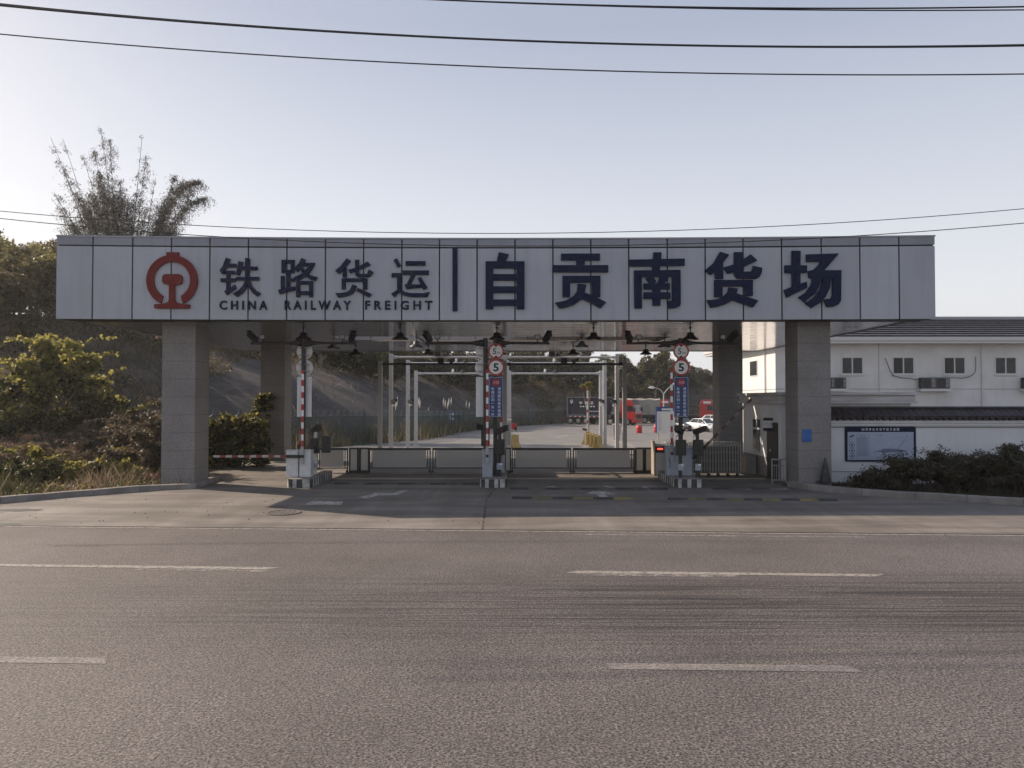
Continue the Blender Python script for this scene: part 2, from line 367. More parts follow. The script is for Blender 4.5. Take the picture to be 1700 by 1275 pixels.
def netting():
    m = mat('netted_slope', (.026,.022,.021), .9, 0, (.058,.05,.046), .5); n, l, b = nodes(m)
    tc = n.new('ShaderNodeTexCoord'); mp = n.new('ShaderNodeMapping'); mp.inputs['Rotation'].default_value = (0, R(28), R(20)); mp.inputs['Scale'].default_value = (.3, .6, 5); l.new(tc.outputs['Object'], mp.inputs[0])
    t = n.new('ShaderNodeTexNoise'); t.inputs['Scale'].default_value = 1.4; t.inputs['Detail'].default_value = 9; t.inputs['Roughness'].default_value = .75; l.new(mp.outputs[0], t.inputs[0])
    r_ = n.new('ShaderNodeValToRGB'); r_.color_ramp.elements[0].position = .38; r_.color_ramp.elements[0].color = (.5,.5,.5,1); r_.color_ramp.elements[1].position = .62; r_.color_ramp.elements[1].color = (1.3,1.27,1.25,1); l.new(t.outputs[0], r_.inputs[0])
    src = b.inputs['Base Color'].links[0].from_socket
    k = n.new('ShaderNodeMix'); k.data_type = 'RGBA'; k.blend_type = 'MULTIPLY'; k.inputs[0].default_value = 1; l.new(src, k.inputs[6]); l.new(r_.outputs[0], k.inputs[7]); l.new(k.outputs[2], b.inputs['Base Color'])
    bp = n.new('ShaderNodeBump'); bp.inputs['Strength'].default_value = .4; bp.inputs['Distance'].default_value = .1; l.new(t.outputs[0], bp.inputs['Height']); l.new(bp.outputs[0], b.inputs['Normal'])
    return m
M['slope'] = netting()

# ------------------------------------------------------------------ text
_tc = {}
def text(mb, body, cx, cz, w_, h_, Y, mi=0, off=0, thick=.004, fill=True, M_=None):
    """upright lettering centred at (cx, cz) facing -Y, fitted in w_ x h_, proud of plane Y"""
    key = (body, off)
    if key not in _tc:
        cu = bpy.data.curves.new('lettering', 'FONT'); cu.body = body; cu.offset = off; cu.resolution_u = 3
        o = bpy.data.objects.new('lettering', cu); C.objects.link(o)
        dg = bpy.context.evaluated_depsgraph_get(); me = bpy.data.meshes.new_from_object(o.evaluated_get(dg))
        vs = [v.co.copy() for v in me.vertices]; fs = [tuple(p.vertices) for p in me.polygons]
        bpy.data.objects.remove(o); bpy.data.curves.remove(cu); bpy.data.meshes.remove(me); _tc[key] = (vs, fs)
    vs, fs = _tc[key]
    if not vs: return
    x0, x1 = min(v.x for v in vs), max(v.x for v in vs); y0, y1 = min(v.y for v in vs), max(v.y for v in vs)
    sx, sz = w_ / max(1e-6, x1-x0), h_ / max(1e-6, y1-y0)
    pts = [Vector((cx + (v.x-(x0+x1)/2)*sx, Y - thick, cz + (v.y-(y0+y1)/2)*sz)) for v in vs]
    if M_: pts = [M_ @ p for p in pts]
    mb.add(pts, fs, mi)

# ------------------------------------------------------------------ THE SETTING: ground, roads, apron, kerbs
fence_pts = [Vector(p) for p in ((-21,36,0),(-12.8,43,0),(-10,49.7,0),(-7.4,58.5,0),(-6.4,70,0),(-5.4,80,0),(-3.6,89,0),(0,99,0),(8.4,112,0),(18,119,0),(30,123,0))]
foot = [Vector((-400,10,0)),Vector((-120,12,0)),Vector((-50,22,0)),Vector((-30,29,0))] + [p + Vector((-.9,.9,0)) for p in fence_pts[:-1]] + [Vector((30,124.5,0)),Vector((120,126,0)),Vector((900,126,0))]
_fa = np.array([(p.x,p.y) for p in foot])
def hill_d(x, y):
    A, B = _fa[:-1], _fa[1:]; P = np.array((x, y)); AB = B-A
    t = np.clip(((P-A)*AB).sum(1)/(AB*AB).sum(1), 0, 1); Q = A+AB*t[:,None]
    d = np.hypot(*(P-Q).T); i = int(d.argmin())
    if t[i] >= 1 and i+1 < len(d) and abs(d[i+1]-d[i]) < 1e-6:
        c = max(np.cross(AB[i], P-A[i]), np.cross(AB[i+1], P-A[i+1])) if np.cross(AB[i], AB[i+1]) < 0 else min(np.cross(AB[i], P-A[i]), np.cross(AB[i+1], P-A[i+1]))
    elif t[i] <= 0 and i > 0:
        c = max(np.cross(AB[i], P-A[i]), np.cross(AB[i-1], P-A[i-1])) if np.cross(AB[i-1], AB[i]) < 0 else min(np.cross(AB[i], P-A[i]), np.cross(AB[i-1], P-A[i-1]))
    else: c = np.cross(AB[i], P-A[i])
    return d[i] if c > 0 else -d[i]
def terr(x, y):
    D = hill_d(x, y)
    if D <= 0: return zg(y) - .05
    k = sm(-12, 10, x + (0 if y > 70 else -12))
    hc = 9.6*(1-k) + 7.2*k; sl = .74*(1-k) + .55*k
    h = hc*(1-math.exp(-D*sl*1.25/hc)) + max(0, D-14)*.05*(1-k)
    h = min(h, 15)
    h += (noise.noise((x*.12, y*.12, 0))*.8 + noise.noise((x*.4, y*.4, 5))*.35) * min(1, D/5)
    return zg(y) - .05 + max(h, 0)
def axis(a, b, fine, lo, hi, grow=1.22):
    r = list(np.arange(lo, hi+1e-6, fine)); s = fine; x = hi
    while x < b: s *= grow; x += s; r.append(x)
    s = fine; x = lo; l_ = []
    while x > a: s *= grow; x -= s; l_.append(x)
    return l_[::-1] + r
xs = axis(-700, 700, 1.3, -50, 62); ys = axis(-160, 1000, 1.4, 22, 150)
g = MB(); g.grid([[(x, y, terr(x, y)) for x in xs] for y in ys])
g.m = [1 if (-20.5 < (c:=[sum(g.v[i][k] for i in f)/4 for k in range(3)])[0] < 4 and 40 < c[1] < 100) else 0 for f in g.f]
tag(g.build('ground', [M['soil'], M['slope']], smooth=True), kind='structure')

# the street: a strip turned a little against the picture plane
e0, e1 = gp(0, 873), gp(1700, 888)
edge_k = (e1.y-e0.y)/(e1.x-e0.x)
def ye(x): return e0.y + (x-e0.x)*edge_k
road = MB(); road.grid([[(x, ye(x)-t, 0) for x in (-160,-60,-20,0,20,60,160)] for t in (34, 20, 10, 0)])
road_o = tag(road.build('road', M['asphalt']), kind='structure')
def flat(pts, z, name, m, parent):
    b = MB(); b.add([(p[0], p[1], z) for p in pts], [tuple(range(len(pts)))]); return b.build(name, m, parent)
def strip(pxa, pxb, y_px_mid, width, name='lane_dash', m=None, skew=.25, z=.005):
    a, b = gp(pxa, y_px_mid[0]), gp(pxb, y_px_mid[1]); hw = width/2
    return flat([(a.x-skew, a.y-hw), (b.x-skew, b.y-hw), (b.x+skew, b.y+hw), (a.x+skew, a.y+hw)], z, name, m or M['mark'], road_o)
L1 = lambda x: gp(948, 949.5).y + (x-gp(948, 949.5).x)*edge_k
d_len = gp(1460, 955).x - gp(948, 949).x
x = gp(948, 949).x
for k in (-5,-4,-3,-2,-1,0,1,2,3,4):
    xa = x + k*d_len*2.0; xb = xa + d_len
    flat([(xa-.1, L1(xa)-.085), (xb-.1, L1(xb)-.085), (xb+.1, L1(xb)+.075), (xa+.1, L1(xa)+.075)], .005, 'lane_dash', M['mark'], road_o)
    xa2, xb2 = xa, xa + d_len*.55
    if k < 0: xa2, xb2 = xa + d_len*.52, xa + d_len*1.0
    flat([(xa2+.12, L1(xa2)-.26), (xb2-.1, L1(xb2)-.26), (xb2, L1(xb2)-.10), (xa2+.05, L1(xa2)-.10)], .005, 'old_lane_dash', M['mark_faint'], road_o)
pa, pb = gp(1008, 1106), gp(1428, 1112)
L2 = lambda x: pa.y + (x-pa.x)*edge_k*.6
dl = pb.x-pa.x
for k in (-4,-3,-2,-1,0,1,2,3):
    xa = pa.x + k*dl*3.0 if k else pa.x; xb = xa + dl
    if k == -1: xb = gp(175, 1103).x; xa = xb - dl
    flat([(xa+.03, L2(xa)-.10), (xb, L2(xb)-.10), (xb-.1, L2(xb)+.085), (xa, L2(xa)+.085)], .005, 'lane_dash', M['mark_old'], road_o)
flat([(x_, ye(x_)-.16) for x_ in (-60, 60)] + [(x_, ye(x_)-.05) for x_ in (60, -60)], .005, 'edge_line', M['mark'], road_o)
flat([(x_, ye(x_)-.52) for x_ in (1.4, 7.3)] + [(x_, ye(x_)-.38) for x_ in (7.3, 1.0)], .005, 'edge_line', M['mark_faint'], road_o)
flat([(x_, ye(x_)-.03) for x_ in (-60, 60)] + [(x_, ye(x_)+.045) for x_ in (60, -60)], .009, 'edge_gap', M['black_paint'], road_o)

# kerb lines (outer borders of the forecourt)
kl = [gp(-700, 862), gp(-250, 848), gp(0, 834), gp(110, 822), gp(200, 815), gp(265, 810.5), gp(330, 809.5)]
kl = [Vector((-60, 18.4, 0)), Vector((-30, 18.7, 0))] + [gp(0, 836), gp(110, 826), gp(200, 819), gp(265, 814), gp(325, 811.5)] + [Vector((-10.3, 26.2, 0)), Vector((-12.3, 29, 0)), Vector((-13.5, 33, 0))]
kr = [gp(1306, 807), gp(1340, 813), gp(1380, 817), gp(1430, 821), gp(1480, 825), gp(1560, 829.5), gp(1700, 838), Vector((30, 19.0, 0)), Vector((60, 17.8, 0))]
def kerb(pts, side):
    b = MB(); P = []; d = 0
    fine = [pts[0]]
    for a, c in zip(pts, pts[1:]):
        n_ = max(1, int((c-a).length/.5))
        fine += [a + (c-a)*(i/n_) for i in range(1, n_+1)]
    for i, p in enumerate(fine):
        t = (fine[min(i+1, len(fine)-1)]-fine[max(i-1, 0)]).normalized(); nn = Vector((-t.y, t.x, 0))*side
        j = random.uniform(-.012, .012)
        P.append([p + Vector((0,0,-.04)), p + Vector((0,0,.15+j)) + nn*.015, p + nn*.035 + Vector((0,0,.165+j)), p + nn*.28 + Vector((0,0,.165+j)), p + nn*.28 + Vector((0,0,-.04))])
    for i in range(0, len(P)-1, 2):
        A = P[i]; Bq = P[min(i+2, len(P)-1)]; Mq = P[min(i+1, len(P)-1)]; d_ = (Bq[0]-A[0]); e_ = d_.normalized()*.007
        L3 = [[q+e_ for q in A], Mq, [q-e_ for q in Bq]]; o_ = len(b.v)
        b.grid(L3); b.f += [tuple(o_+k for k in range(5)), tuple(o_+10+k for k in range(4,-1,-1))]; b.m += [0, 0]
    return tag(b.build('kerb', M['kerb']), kind='structure')
kerb(kl, 1); kerb(kr, 1)
def interp(pts, y):
    ps = sorted(pts, key=lambda p: p.y)
    return float(np.interp(y, [p.y for p in ps], [p.x for p in ps]))
# forecourt: rows from the road edge back to Y = 31
rows = []
for i in range(41):
    t = i/40; row = []
    yb = lambda x: ye(x)*(1-t) + 31*t
    ym = ye(0)*(1-t)+31*t
    xl = interp(kl, ym) if ym > 18.7 else -60
    xr = interp(kr, ym) if ym < 25.4 else 12.5
    if ym < 18.3: xr = 60
    for j in range(9):
        x_ = xl + (xr-xl)*j/8; row.append((x_, max(ye(x_)+.001, yb(x_)), .001 + zg(yb(x_))))
    rows.append(row)
ap = MB(); ap.grid(rows); apron = tag(ap.build('forecourt', M['apron']), kind='structure')
yr = []
for i in range(60):
    y_ = 31 + (124-31)*i/59
    if y_ < 36: xl = -13
    else: xl = interp(fence_pts[:10], y_) - .3
    yr.append([(xl + (80-xl)*(j/10)**1.5, y_, zg(y_) + .004) for j in range(11)])
yd = MB(); yd.grid(yr); yard = tag(yd.build('freight_yard_paving', M['yard']), kind='structure')
def gflat(pxs, z, name, m, parent):
    b = MB(); b.add([gp(*p) + Vector((0,0,z)) for p in pxs], [tuple(range(len(pxs)))]); return b.build(name, m, parent)
gflat([(594,826),(606,828),(630,822.5),(660,822),(679,814),(664,815),(652,819),(622,818.5),(612,822)], .006, 'arrow_marking', M['mark_arrow'], apron)
gflat([(972,819.5),(984,816),(1006,816),(1022,821),(1004,820.5),(1012,827),(998,828),(990,820.5)], .006, 'arrow_marking', M['mark_arrow'], apron)
gflat([(897,811),(915,807),(932,810.5),(926,810.8),(914,808.5),(903,811.2)], .006, 'arrow_marking', M['mark_arrow'], apron)
gflat([(999,806.5),(1008,806.5),(1030,812),(1020,812.2)], .006, 'arrow_marking', M['mark_arrow'], apron)
gflat([(1065,807),(1072,807),(1080,812),(1070,812.2)], .006, 'arrow_marking', M['mark_arrow'], apron)
gflat([(505,838),(520,832),(570,833),(566,838)], .006, 'arrow_marking', M['mark_arrow'], apron)
gflat([(807,826),(809,826),(803,879),(799,879)], .006, 'paving_joint', M['stain'], apron)
gflat([(821,811),(823,811),(812,826),(808,826)], .006, 'paving_joint', M['stain'], apron)
gflat([(920,727),(930,723.5),(943,721.5),(945,723),(932,725.5),(926,727)], .008, 'arrow_marking', M['mark'], yard)
gflat([(962,752),(966,742),(978,733),(1000,726),(1012,726),(1050,741),(1085,757)], .05, 'yard_island', M['kerb'], yard)
mh = MB(); c = gp(470, 851.5); mh.lathe([(0,0),(.36,0)], (c.x, c.y, .011), 28, cap=False)
for k in range(5): mh.box(c.x-.3+k*.13, c.x-.26+k*.13, c.y-.2, c.y+.2, .011, .02)
mh.lathe([(.36,.004),(.36,.022),(.44,.022),(.44,.004)], (c.x, c.y, 0), 28, cap=False)
tag(mh.build('manhole_cover', mat('cast_iron', (.13,.11,.10), .65, .1)), 'round cast iron manhole cover set in the concrete forecourt left of centre', 'manhole cover')
for (x0, x1, y0) in ((0, 64, 846), (-40, 32, 871)):
    a, b = gp(x0, y0), gp(x1, y0+2)
    p = MB(); n_ = 22; cx_, cy_ = (a+b).x/2, (a+b).y/2; rx = (b.x-a.x)/2
    ring = [(cx_+math.cos(t)*rx*(1+.12*noise.noise((t*2,x0,0))), cy_+math.sin(t)*.22*(1+.5*noise.noise((t*3,x0,4))), .008) for t in [2*math.pi*k/n_ for k in range(n_)]]
    p.add(ring, [tuple(range(n_))]); p.build('pothole', M['black_paint'], apron)
# pebbles scattered on the forecourt
pb_ = MB()
for k in range(90):
    px, py = random.uniform(0, 900), random.choice([random.gauss(849, 5), random.uniform(830, 870)])
    q = gp(px, py); s_ = random.uniform(.008, .028)
    pb_.add([q+Vector((-s_,0,.005)), q+Vector((s_,0,.005)), q+Vector((0,s_,.005)), q+Vector((0,.2*s_,s_*1.1))], [(0,1,3),(1,2,3),(2,0,3)])
tag(pb_.build('gravel', M['kerb']), 'small loose stones strewn over the concrete forecourt', 'gravel', kind='stuff')

# ------------------------------------------------------------------ SPEED BUMPS and GATE TRACK
M['bump_yellow'] = mat('bump_yellow', (.08,.075,.055), .8, 0, (.2,.16,.06), 1.1)
M['bump_worn'] = mat('bump_worn', (.06,.055,.05), .8, 0, (.14,.12,.1), 1.5)
def bump(pxa, pxb, ya, yb_, label, faded=False):
    a, b = gp(pxa, ya), gp(pxb, yb_); t = thing('speed_bump', (a+b)/2, label, 'speed bump', 'speed bumps across the lanes')
    n_ = max(2, int((b-a).length/.5)); d = (b-a)/n_
    prof = [(-.15,.002),(-.11,.03),(-.04,.05),(.04,.05),(.11,.03),(.15,.002)]
    q = MB(); vs = []
    for k in range(n_+1):
        p0 = a+d*k; vs += [(p0.x, p0.y+u, v) for u, v in prof]
    q.add(vs, []); fs = []
    for k in range(n_):
        for i in range(5): q.f.append((k*6+i, k*6+i+1, k*6+i+7, k*6+i+6)); q.m.append(k % 2)
    q.f += [(0,1,2,3,4,5), tuple(n_*6+i for i in range(5,-1,-1))]; q.m += [0, 0]
    q.build('rubber_body', [M['black_paint'], M['bump_worn'] if faded else M['bump_yellow']], t)
bump(850, 1052, 827, 828.5, 'black and yellow speed bump lying in the lane right of the middle island')
bump(1110, 1388, 829, 831, 'longest black and yellow speed bump in front of the right island')
bump(848, 1108, 812, 812.5, 'worn dark speed bump between the middle and right islands', True)
bump(1184, 1306, 812, 812.5, 'short worn speed bump in front of the guardhouse doorway', True)
bump(556, 795, 803.5, 804.5, 'worn dark speed bump between the left and middle islands', True)
tr = thing('gate_track', gp(880, 793), 'pale floor track of the folding gate crossing all lanes', 'gate track')
a, b = gp(533, 792), gp(1270, 795)
q = MB()
for k in (-.12, .12): q.box(a.x, b.x, b.y+k-.03, b.y+k+.03, .003, .02)
q.build('rail', M['beige'], tr)
q = MB()
for k in range(120):
    u = a.x + (b.x-a.x)*k/120; q.box(u, u+.07, b.y-.08, b.y+.08, .003, .012)
q.build('rack', M['black_paint'], tr)

# ------------------------------------------------------------------ THE ENTRANCE CANOPY
YF, SAG, XC = 23.62, .42, -.5
XL, XR = -14.32, 13.3
ZB, ZT, ZC = 5.38, 7.97, 5.46
def yf(x): return YF - SAG*((x-XC)/14)**2
def fas(px, py, off=0):
    Y = YF
    for _ in range(5):
        p = at(px, py, Y); Y = yf(p.x) - off
    p = at(px, py, Y); return p
gate = thing('entrance_canopy', (XC, 30, 0), 'wide silver panelled entrance canopy with big blue Chinese lettering on four granite columns', 'entrance canopy')
joints = [XL] + [fas(p, 470).x for p in (153.5,219.5,284,348,412,476,540,603.5,667,729.5,792,855,918,981,1044,1108,1171,1234,1298,1364,1428,1493)] + [XR]
zj = 7.70
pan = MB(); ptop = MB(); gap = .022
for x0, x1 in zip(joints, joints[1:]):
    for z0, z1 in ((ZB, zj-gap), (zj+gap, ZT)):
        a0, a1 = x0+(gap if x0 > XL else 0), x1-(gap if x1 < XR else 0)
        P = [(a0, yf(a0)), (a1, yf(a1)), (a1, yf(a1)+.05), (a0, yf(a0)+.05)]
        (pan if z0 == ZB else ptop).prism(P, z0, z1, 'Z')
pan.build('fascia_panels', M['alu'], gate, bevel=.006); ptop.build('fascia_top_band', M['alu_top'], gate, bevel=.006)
bk = MB(); n_ = 24
P = [(XL+.02+(XR-XL-.04)*i/n_, 0) for i in range(n_+1)]
P = [(x_, yf(x_)+.055) for x_, _ in P] + [(XR-.02, YF+.65), (XL+.02, YF+.65)]
bk.prism(P, ZB+.01, ZT-.01, 'Z'); bk.build('fascia_backing', M['dark'], gate)
cp = MB()
P = [(XL-.02+(XR-XL+.04)*i/n_, 0) for i in range(n_+1)]
P = [(x_, yf(x_)-.015) for x_, _ in P] + [(XR+.02, YF+.7), (XL-.02, YF+.7)]
cp.prism(P, ZT+.003, ZT+.05, 'Z'); cp.build('parapet_cap', M['alu_side'], gate)
# ceiling with a long recess, and the roof slab above it
YB = 40.0
rx0, rx1, ry0, ry1 = -7.55, 6.6, 30.75, 33.3
cl = MB(); z0, z1 = ZC, ZC+.06; ya = YF+.66
cl.box(XL+.06, XR-.06, ya, ry0, z0, z1); cl.box(XL+.06, XR-.06, ry1, YB-.06, z0, z1)
cl.box(XL+.06, rx0, ry0, ry1, z0, z1); cl.box(rx1, XR-.06, ry0, ry1, z0, z1)
cl.build('soffit', M['soffit'], gate)
rc = MB(); zu = ZC+.555
rc.box(rx0+.045, rx1-.045, ry0-.04, ry0-.002, ZC+.062, zu); rc.box(rx0-.04, rx0-.002, ry0, ry1, ZC+.062, zu); rc.box(rx1+.002, rx1+.04, ry0, ry1, ZC+.062, zu)
nn_ = 12
for k in range(nn_):
    u0 = rx0+(rx1-rx0)*k/nn_; rc.box(u0+.015, u0+(rx1-rx0)/nn_-.015, ry1+.002, ry1+.03, ZC+.062, zu)
rc.build('slot_lining', mat('recess_panel', (.42,.4,.38), .5), gate)
rf = MB(); za_, zb_2 = ZC+.56, ZC+.95; oy0, oy1 = 30.85, 31.5
rf.box(XL+.06, XR-.06, YF+.71, oy0, za_, zb_2); rf.box(XL+.06, XR-.06, ry1+.035, YB-.06, za_, zb_2); rf.box(XL+.06, rx0-.045, oy1, ry1+.035, za_, zb_2); rf.box(0, XR-.06, oy1, ry1+.035, za_, zb_2)
rf.box(XL+.06, rx0-.045, oy0, oy1, za_, zb_2); rf.box(rx1+.045, XR-.06, oy0, oy1, za_, zb_2)
rf.build('roof_slab', M['alu_side'], gate)
rs = MB()
rs.box(XL, XL+.05, YF+.71, YB, ZC-.03, ZC+.555); rs.box(XR-.05, XR, YF+.71, YB, ZC-.03, ZC+.555); rs.box(XL+.05, XR-.05, YB-.05, YB, ZC-.03, ZC+.555)
rs.build('roof_edge_trim', M['alu_side'], gate)
for (px0, px1, yy) in ((268, 323.5, 24.2), (1325, 1380, 24.2), (432, 472, 34.7), (1194, 1233.5, 34.7)):
    X0, X1 = at(px0, 700, yy).x, at(px1, 700, yy).x
    cb = MB(); cb.box(X0, X1, yy, yy+1.12, -.15, ZC-.002); cb.build('column', M['granite'], gate, bevel=.012)

# lettering traced from the sign: polygons in crop pixels
CA = lambda p: (350+p[0]/8.5, 410+p[1]/8.5)
CB = lambda p: (540+p[0]/8.5, 410+p[1]/8.5)
CC = lambda p: (790+p[0]/7.083, 405+p[1]/7.083)
CD = lambda p: (1030+p[0]/7.083, 405+p[1]/7.083)
CE = lambda p: (1230+p[0]/7.083, 405+p[1]/7.083)
CG = lambda p: (230+p[0]/11.59, 410+p[1]/11.59)
def rc_(x0, y0, x1, y1): return [(x0,y0),(x1,y0),(x1,y1),(x0,y1)]
def glyph(name, conv, polys, m, thick=.07):
    b = MB()
    for i, poly in enumerate(polys):
        px = [conv(p) for p in poly]; n_ = len(px); e = i*.0012
        fr = [fas(x_, y_, thick+e) for x_, y_ in px]; bkp = [Vector((p.x, yf(p.x)-.012, p.z)) for p in fr]
        b.add(fr+bkp, [tuple(range(n_)), tuple(range(n_, 2*n_))[::-1]]+[(k, (k+1) % n_, (k+1) % n_+n_, k+n_) for k in range(n_)])
    return b.build(name, m, gate)
glyph('chinese_character', CA, [[(212,148),(278,172),(245,232),(360,235),(360,285),(228,288),(192,332),(335,335),(335,385),(152,380),(120,325),(165,270)], rc_(135,440,345,492),
  [(215,380),(270,380),(270,575),(340,528),(357,585),(225,680),(187,628),(215,600)], [(388,195),(455,212),(440,275),(655,275),(655,325),(430,325),(402,402),(345,385),(375,290)], rc_(355,420,678,470),
  [(483,150),(547,165),(540,440),(535,490),(505,570),(450,645),(370,705),(303,658),(390,610),(450,540),(480,470)], [(500,480),(545,470),(575,545),(630,610),(703,655),(655,698),(590,650),(545,590),(520,530)]], M['navy'])
glyph('chinese_character', CA, [rc_(995,180,1050,365), rc_(1125,180,1180,365), rc_(1050,180,1125,232), rc_(1050,320,1125,365), rc_(1065,365,1118,610), rc_(1118,440,1185,488), rc_(985,408,1038,605),
  [(945,605),(1185,552),(1190,608),(968,663)], [(1278,153),(1335,178),(1300,245),(1252,308),(1220,352),(1172,305),(1240,225)], [(1290,222),(1465,222),(1465,240),(1440,268),(1270,268)],
  [(1465,232),(1440,290),(1375,385),(1290,440),(1215,480),(1165,425),(1260,385),(1320,335),(1385,266),(1400,225)], [(1250,305),(1290,268),(1330,345),(1400,395),(1505,425),(1470,480),(1380,445),(1300,380)],
  rc_(1200,478,1255,705), rc_(1385,478,1438,705), rc_(1255,478,1385,525), rc_(1255,622,1385,672)], M['navy'])
glyph('chinese_character', CB, [[(300,158),(360,195),(298,275),(300,425),(242,425),(242,335),(190,380),(138,335),(210,275)],
  [(418,178),(475,178),(475,270),(595,205),(640,250),(475,325),(475,365),(490,378),(590,378),(615,315),(675,350),(650,400),(620,425),(460,425),(430,405),(422,385),(422,345),(350,372),(318,322),(418,295)],
  [(230,440),(592,440),(592,595),(535,595),(535,490),(285,490),(285,595),(230,595)], [(380,528),(440,548),(425,605),(385,655),(320,690),(180,712),(138,648),(220,648),(300,635),(350,600)], [(460,577),(657,662),(615,712),(437,615)]], M['navy'])
glyph('chinese_character', CB, [[(960,185),(1010,157),(1068,260),(1025,292)], rc_(1132,198,1412,260), rc_(1092,330,1460,390),
  [(1215,385),(1275,385),(1210,527),(1340,525),(1300,440),(1350,422),(1443,577),(1385,605),(1370,570),(1145,592),(1115,535),(1150,520)],
  [(935,367),(1068,367),(1070,600),(1130,635),(1210,650),(1380,650),(1472,632),(1440,705),(1210,705),(1110,685),(1055,645),(1020,655),(980,710),(928,660),(1012,605),(1012,425),(935,425)]], M['navy'])
glyph('chinese_character', CC, [[(270,95),(388,120),(350,207),(245,207)], rc_(115,202,572,283), rc_(115,283,205,765), rc_(478,283,572,765), rc_(205,353,478,427), rc_(205,497,478,573), rc_(205,652,478,725)], M['navy'], .09)
glyph('chinese_character', CC, [rc_(1003,112,1460,190), rc_(1183,190,1282,248), rc_(913,248,1558,330), [(1020,373),(1465,373),(1465,622),(1368,622),(1368,452),(1110,452),(1110,622),(1020,622)],
  [(1198,465),(1302,477),(1280,572),(1370,600),(1535,685),(1465,755),(1350,690),(1250,645),(1150,715),(1070,743),(990,758),(930,690),(1060,665),(1150,610),(1190,550)]], M['navy'], .09)
glyph('chinese_character', CD, [[(392,97),(485,97),(480,175),(758,170),(757,252),(470,258),(465,312),(375,312),(375,260),(108,262),(108,183),(387,178)],
  [(162,310),(708,303),(712,700),(700,730),(650,752),(570,758),(548,668),(605,665),(610,650),(607,383),(252,388),(255,755),(167,755)],
  [(300,405),(345,380),(385,380),(425,440),(400,465),(340,465)], [(462,380),(548,380),(565,412),(520,465),(440,465)], rc_(275,462,582,532), rc_(275,567,588,642), rc_(382,532,473,567), rc_(382,642,473,722)], M['navy'], .09)
glyph('chinese_character', CD, [[(1175,90),(1283,125),(1210,215),(1212,408),(1117,408),(1115,330),(1065,363),(995,310),(1100,220)],
  [(1340,95),(1442,95),(1442,185),(1532,120),(1613,192),(1442,275),(1445,325),(1530,322),(1550,310),(1563,255),(1670,280),(1660,340),(1640,385),(1600,408),(1380,405),(1345,370),(1340,330),(1268,347),(1215,275),(1340,235)],
  [(1107,422),(1560,422),(1560,607),(1465,607),(1465,497),(1203,497),(1203,622),(1107,622)], [(1278,508),(1385,525),(1368,578),(1625,665),(1560,745),(1325,660),(1230,710),(1150,735),(1065,750),(1018,660),(1150,648),(1230,600),(1265,560)]], M['navy'], .09)
glyph('chinese_character', CE, [[(603,78),(705,80),(702,250),(780,250),(780,335),(702,340),(702,465),(778,440),(782,515),(545,630),(508,540),(605,500),(603,340),(520,338),(520,250),(603,250)],
  [(772,122),(1155,110),(985,308),(1185,308),(1183,390),(805,400),(793,318),(860,300),(910,255),(945,205),(775,207)], [(1080,388),(1183,388),(1180,665),(1150,710),(1090,735),(1018,740),(978,650),(1065,640),(1080,600)],
  [(848,392),(945,392),(930,490),(880,580),(770,665),(765,690),(680,625),(770,565),(830,480)], [(968,388),(1065,388),(1050,510),(1000,620),(930,695),(835,750),(760,695),(860,630),(930,540),(960,460)]], M['navy'], .09)
glyph('divider_bar', lambda p: p, [rc_(751.2,410.2,759.4,516.3)], M['navy'], .08)
def arc(cx, cy, r, a0, a1, n_): return [(cx+r*math.sin(a), cy+r*math.cos(a)) for a in [a0+(a1-a0)*i/n_ for i in range(n_+1)]]
ring = []
o_, i_ = arc(638,643,493,R(25.5),R(334.5),40), arc(638,635,350,R(29),R(331),40)
rings = [[o_[k], o_[k+1], i_[k+1], i_[k]] for k in range(40)]
em = [o_ + i_[::-1]]
rail = [(500,520),(780,520),(815,538),(836,575),(838,660),(820,705),(780,722),(700,730),(692,740),(692,1020),(715,1055),(760,1075),(850,1095),(980,1105),(975,1180),(315,1180),(292,1165),(300,1100),(420,1095),(510,1078),(560,1055),(580,1020),(580,740),(572,730),(510,718),(470,700),(450,660),(450,575),(470,538)]
glyph('railway_emblem', CG, [em[0], rc_(533,100,768,175), rail], M['red_sign'], .08)
for word, x0, x1 in (('CHINA', 365, 444.5), ('RAILWAY', 473, 583), ('FREIGHT', 606.5, 718)):
    p0, p1 = fas(x0, 514.3), fas(x1, 499.3); mid = (p0+p1)/2
    b = MB(); key = (' '.join(word), .03)
    text(b, ' '.join(word), 0, mid.z, p1.x-p0.x, p1.z-p0.z, 0, off=.022)
    n_ = len(b.v); fr = [(v[0]+mid.x, yf(v[0]+mid.x)-.05, v[2]) for v in b.v]
    o_v = [(v[0], v[1]+.045, v[2]) for v in fr]
    from collections import Counter
    ed = Counter(); dirs = {}
    for f in b.f:
        for i in range(len(f)):
            e = (f[i], f[(i+1) % len(f)]); ed[frozenset(e)] += 1; dirs[frozenset(e)] = e
    sides = [(dirs[e][0], dirs[e][1], dirs[e][1]+n_, dirs[e][0]+n_) for e, c_ in ed.items() if c_ == 1]
    b2 = MB(); b2.add(fr+o_v, list(b.f)+sides); b2.build('english_lettering', M['navy'], gate, recalc=False)
# blue notice on the right column
bp = MB(); p0, p1 = at(1332.5, 733.5, 24.18), at(1347, 712.5, 24.18)
bp.box(p0.x, p1.x, 24.17, 24.197, p0.z, p1.z)
tag(bp.build('wall_plate', M['blue_plate'], bevel=.004), 'small plain blue plate stuck on the right front granite column', 'plate')

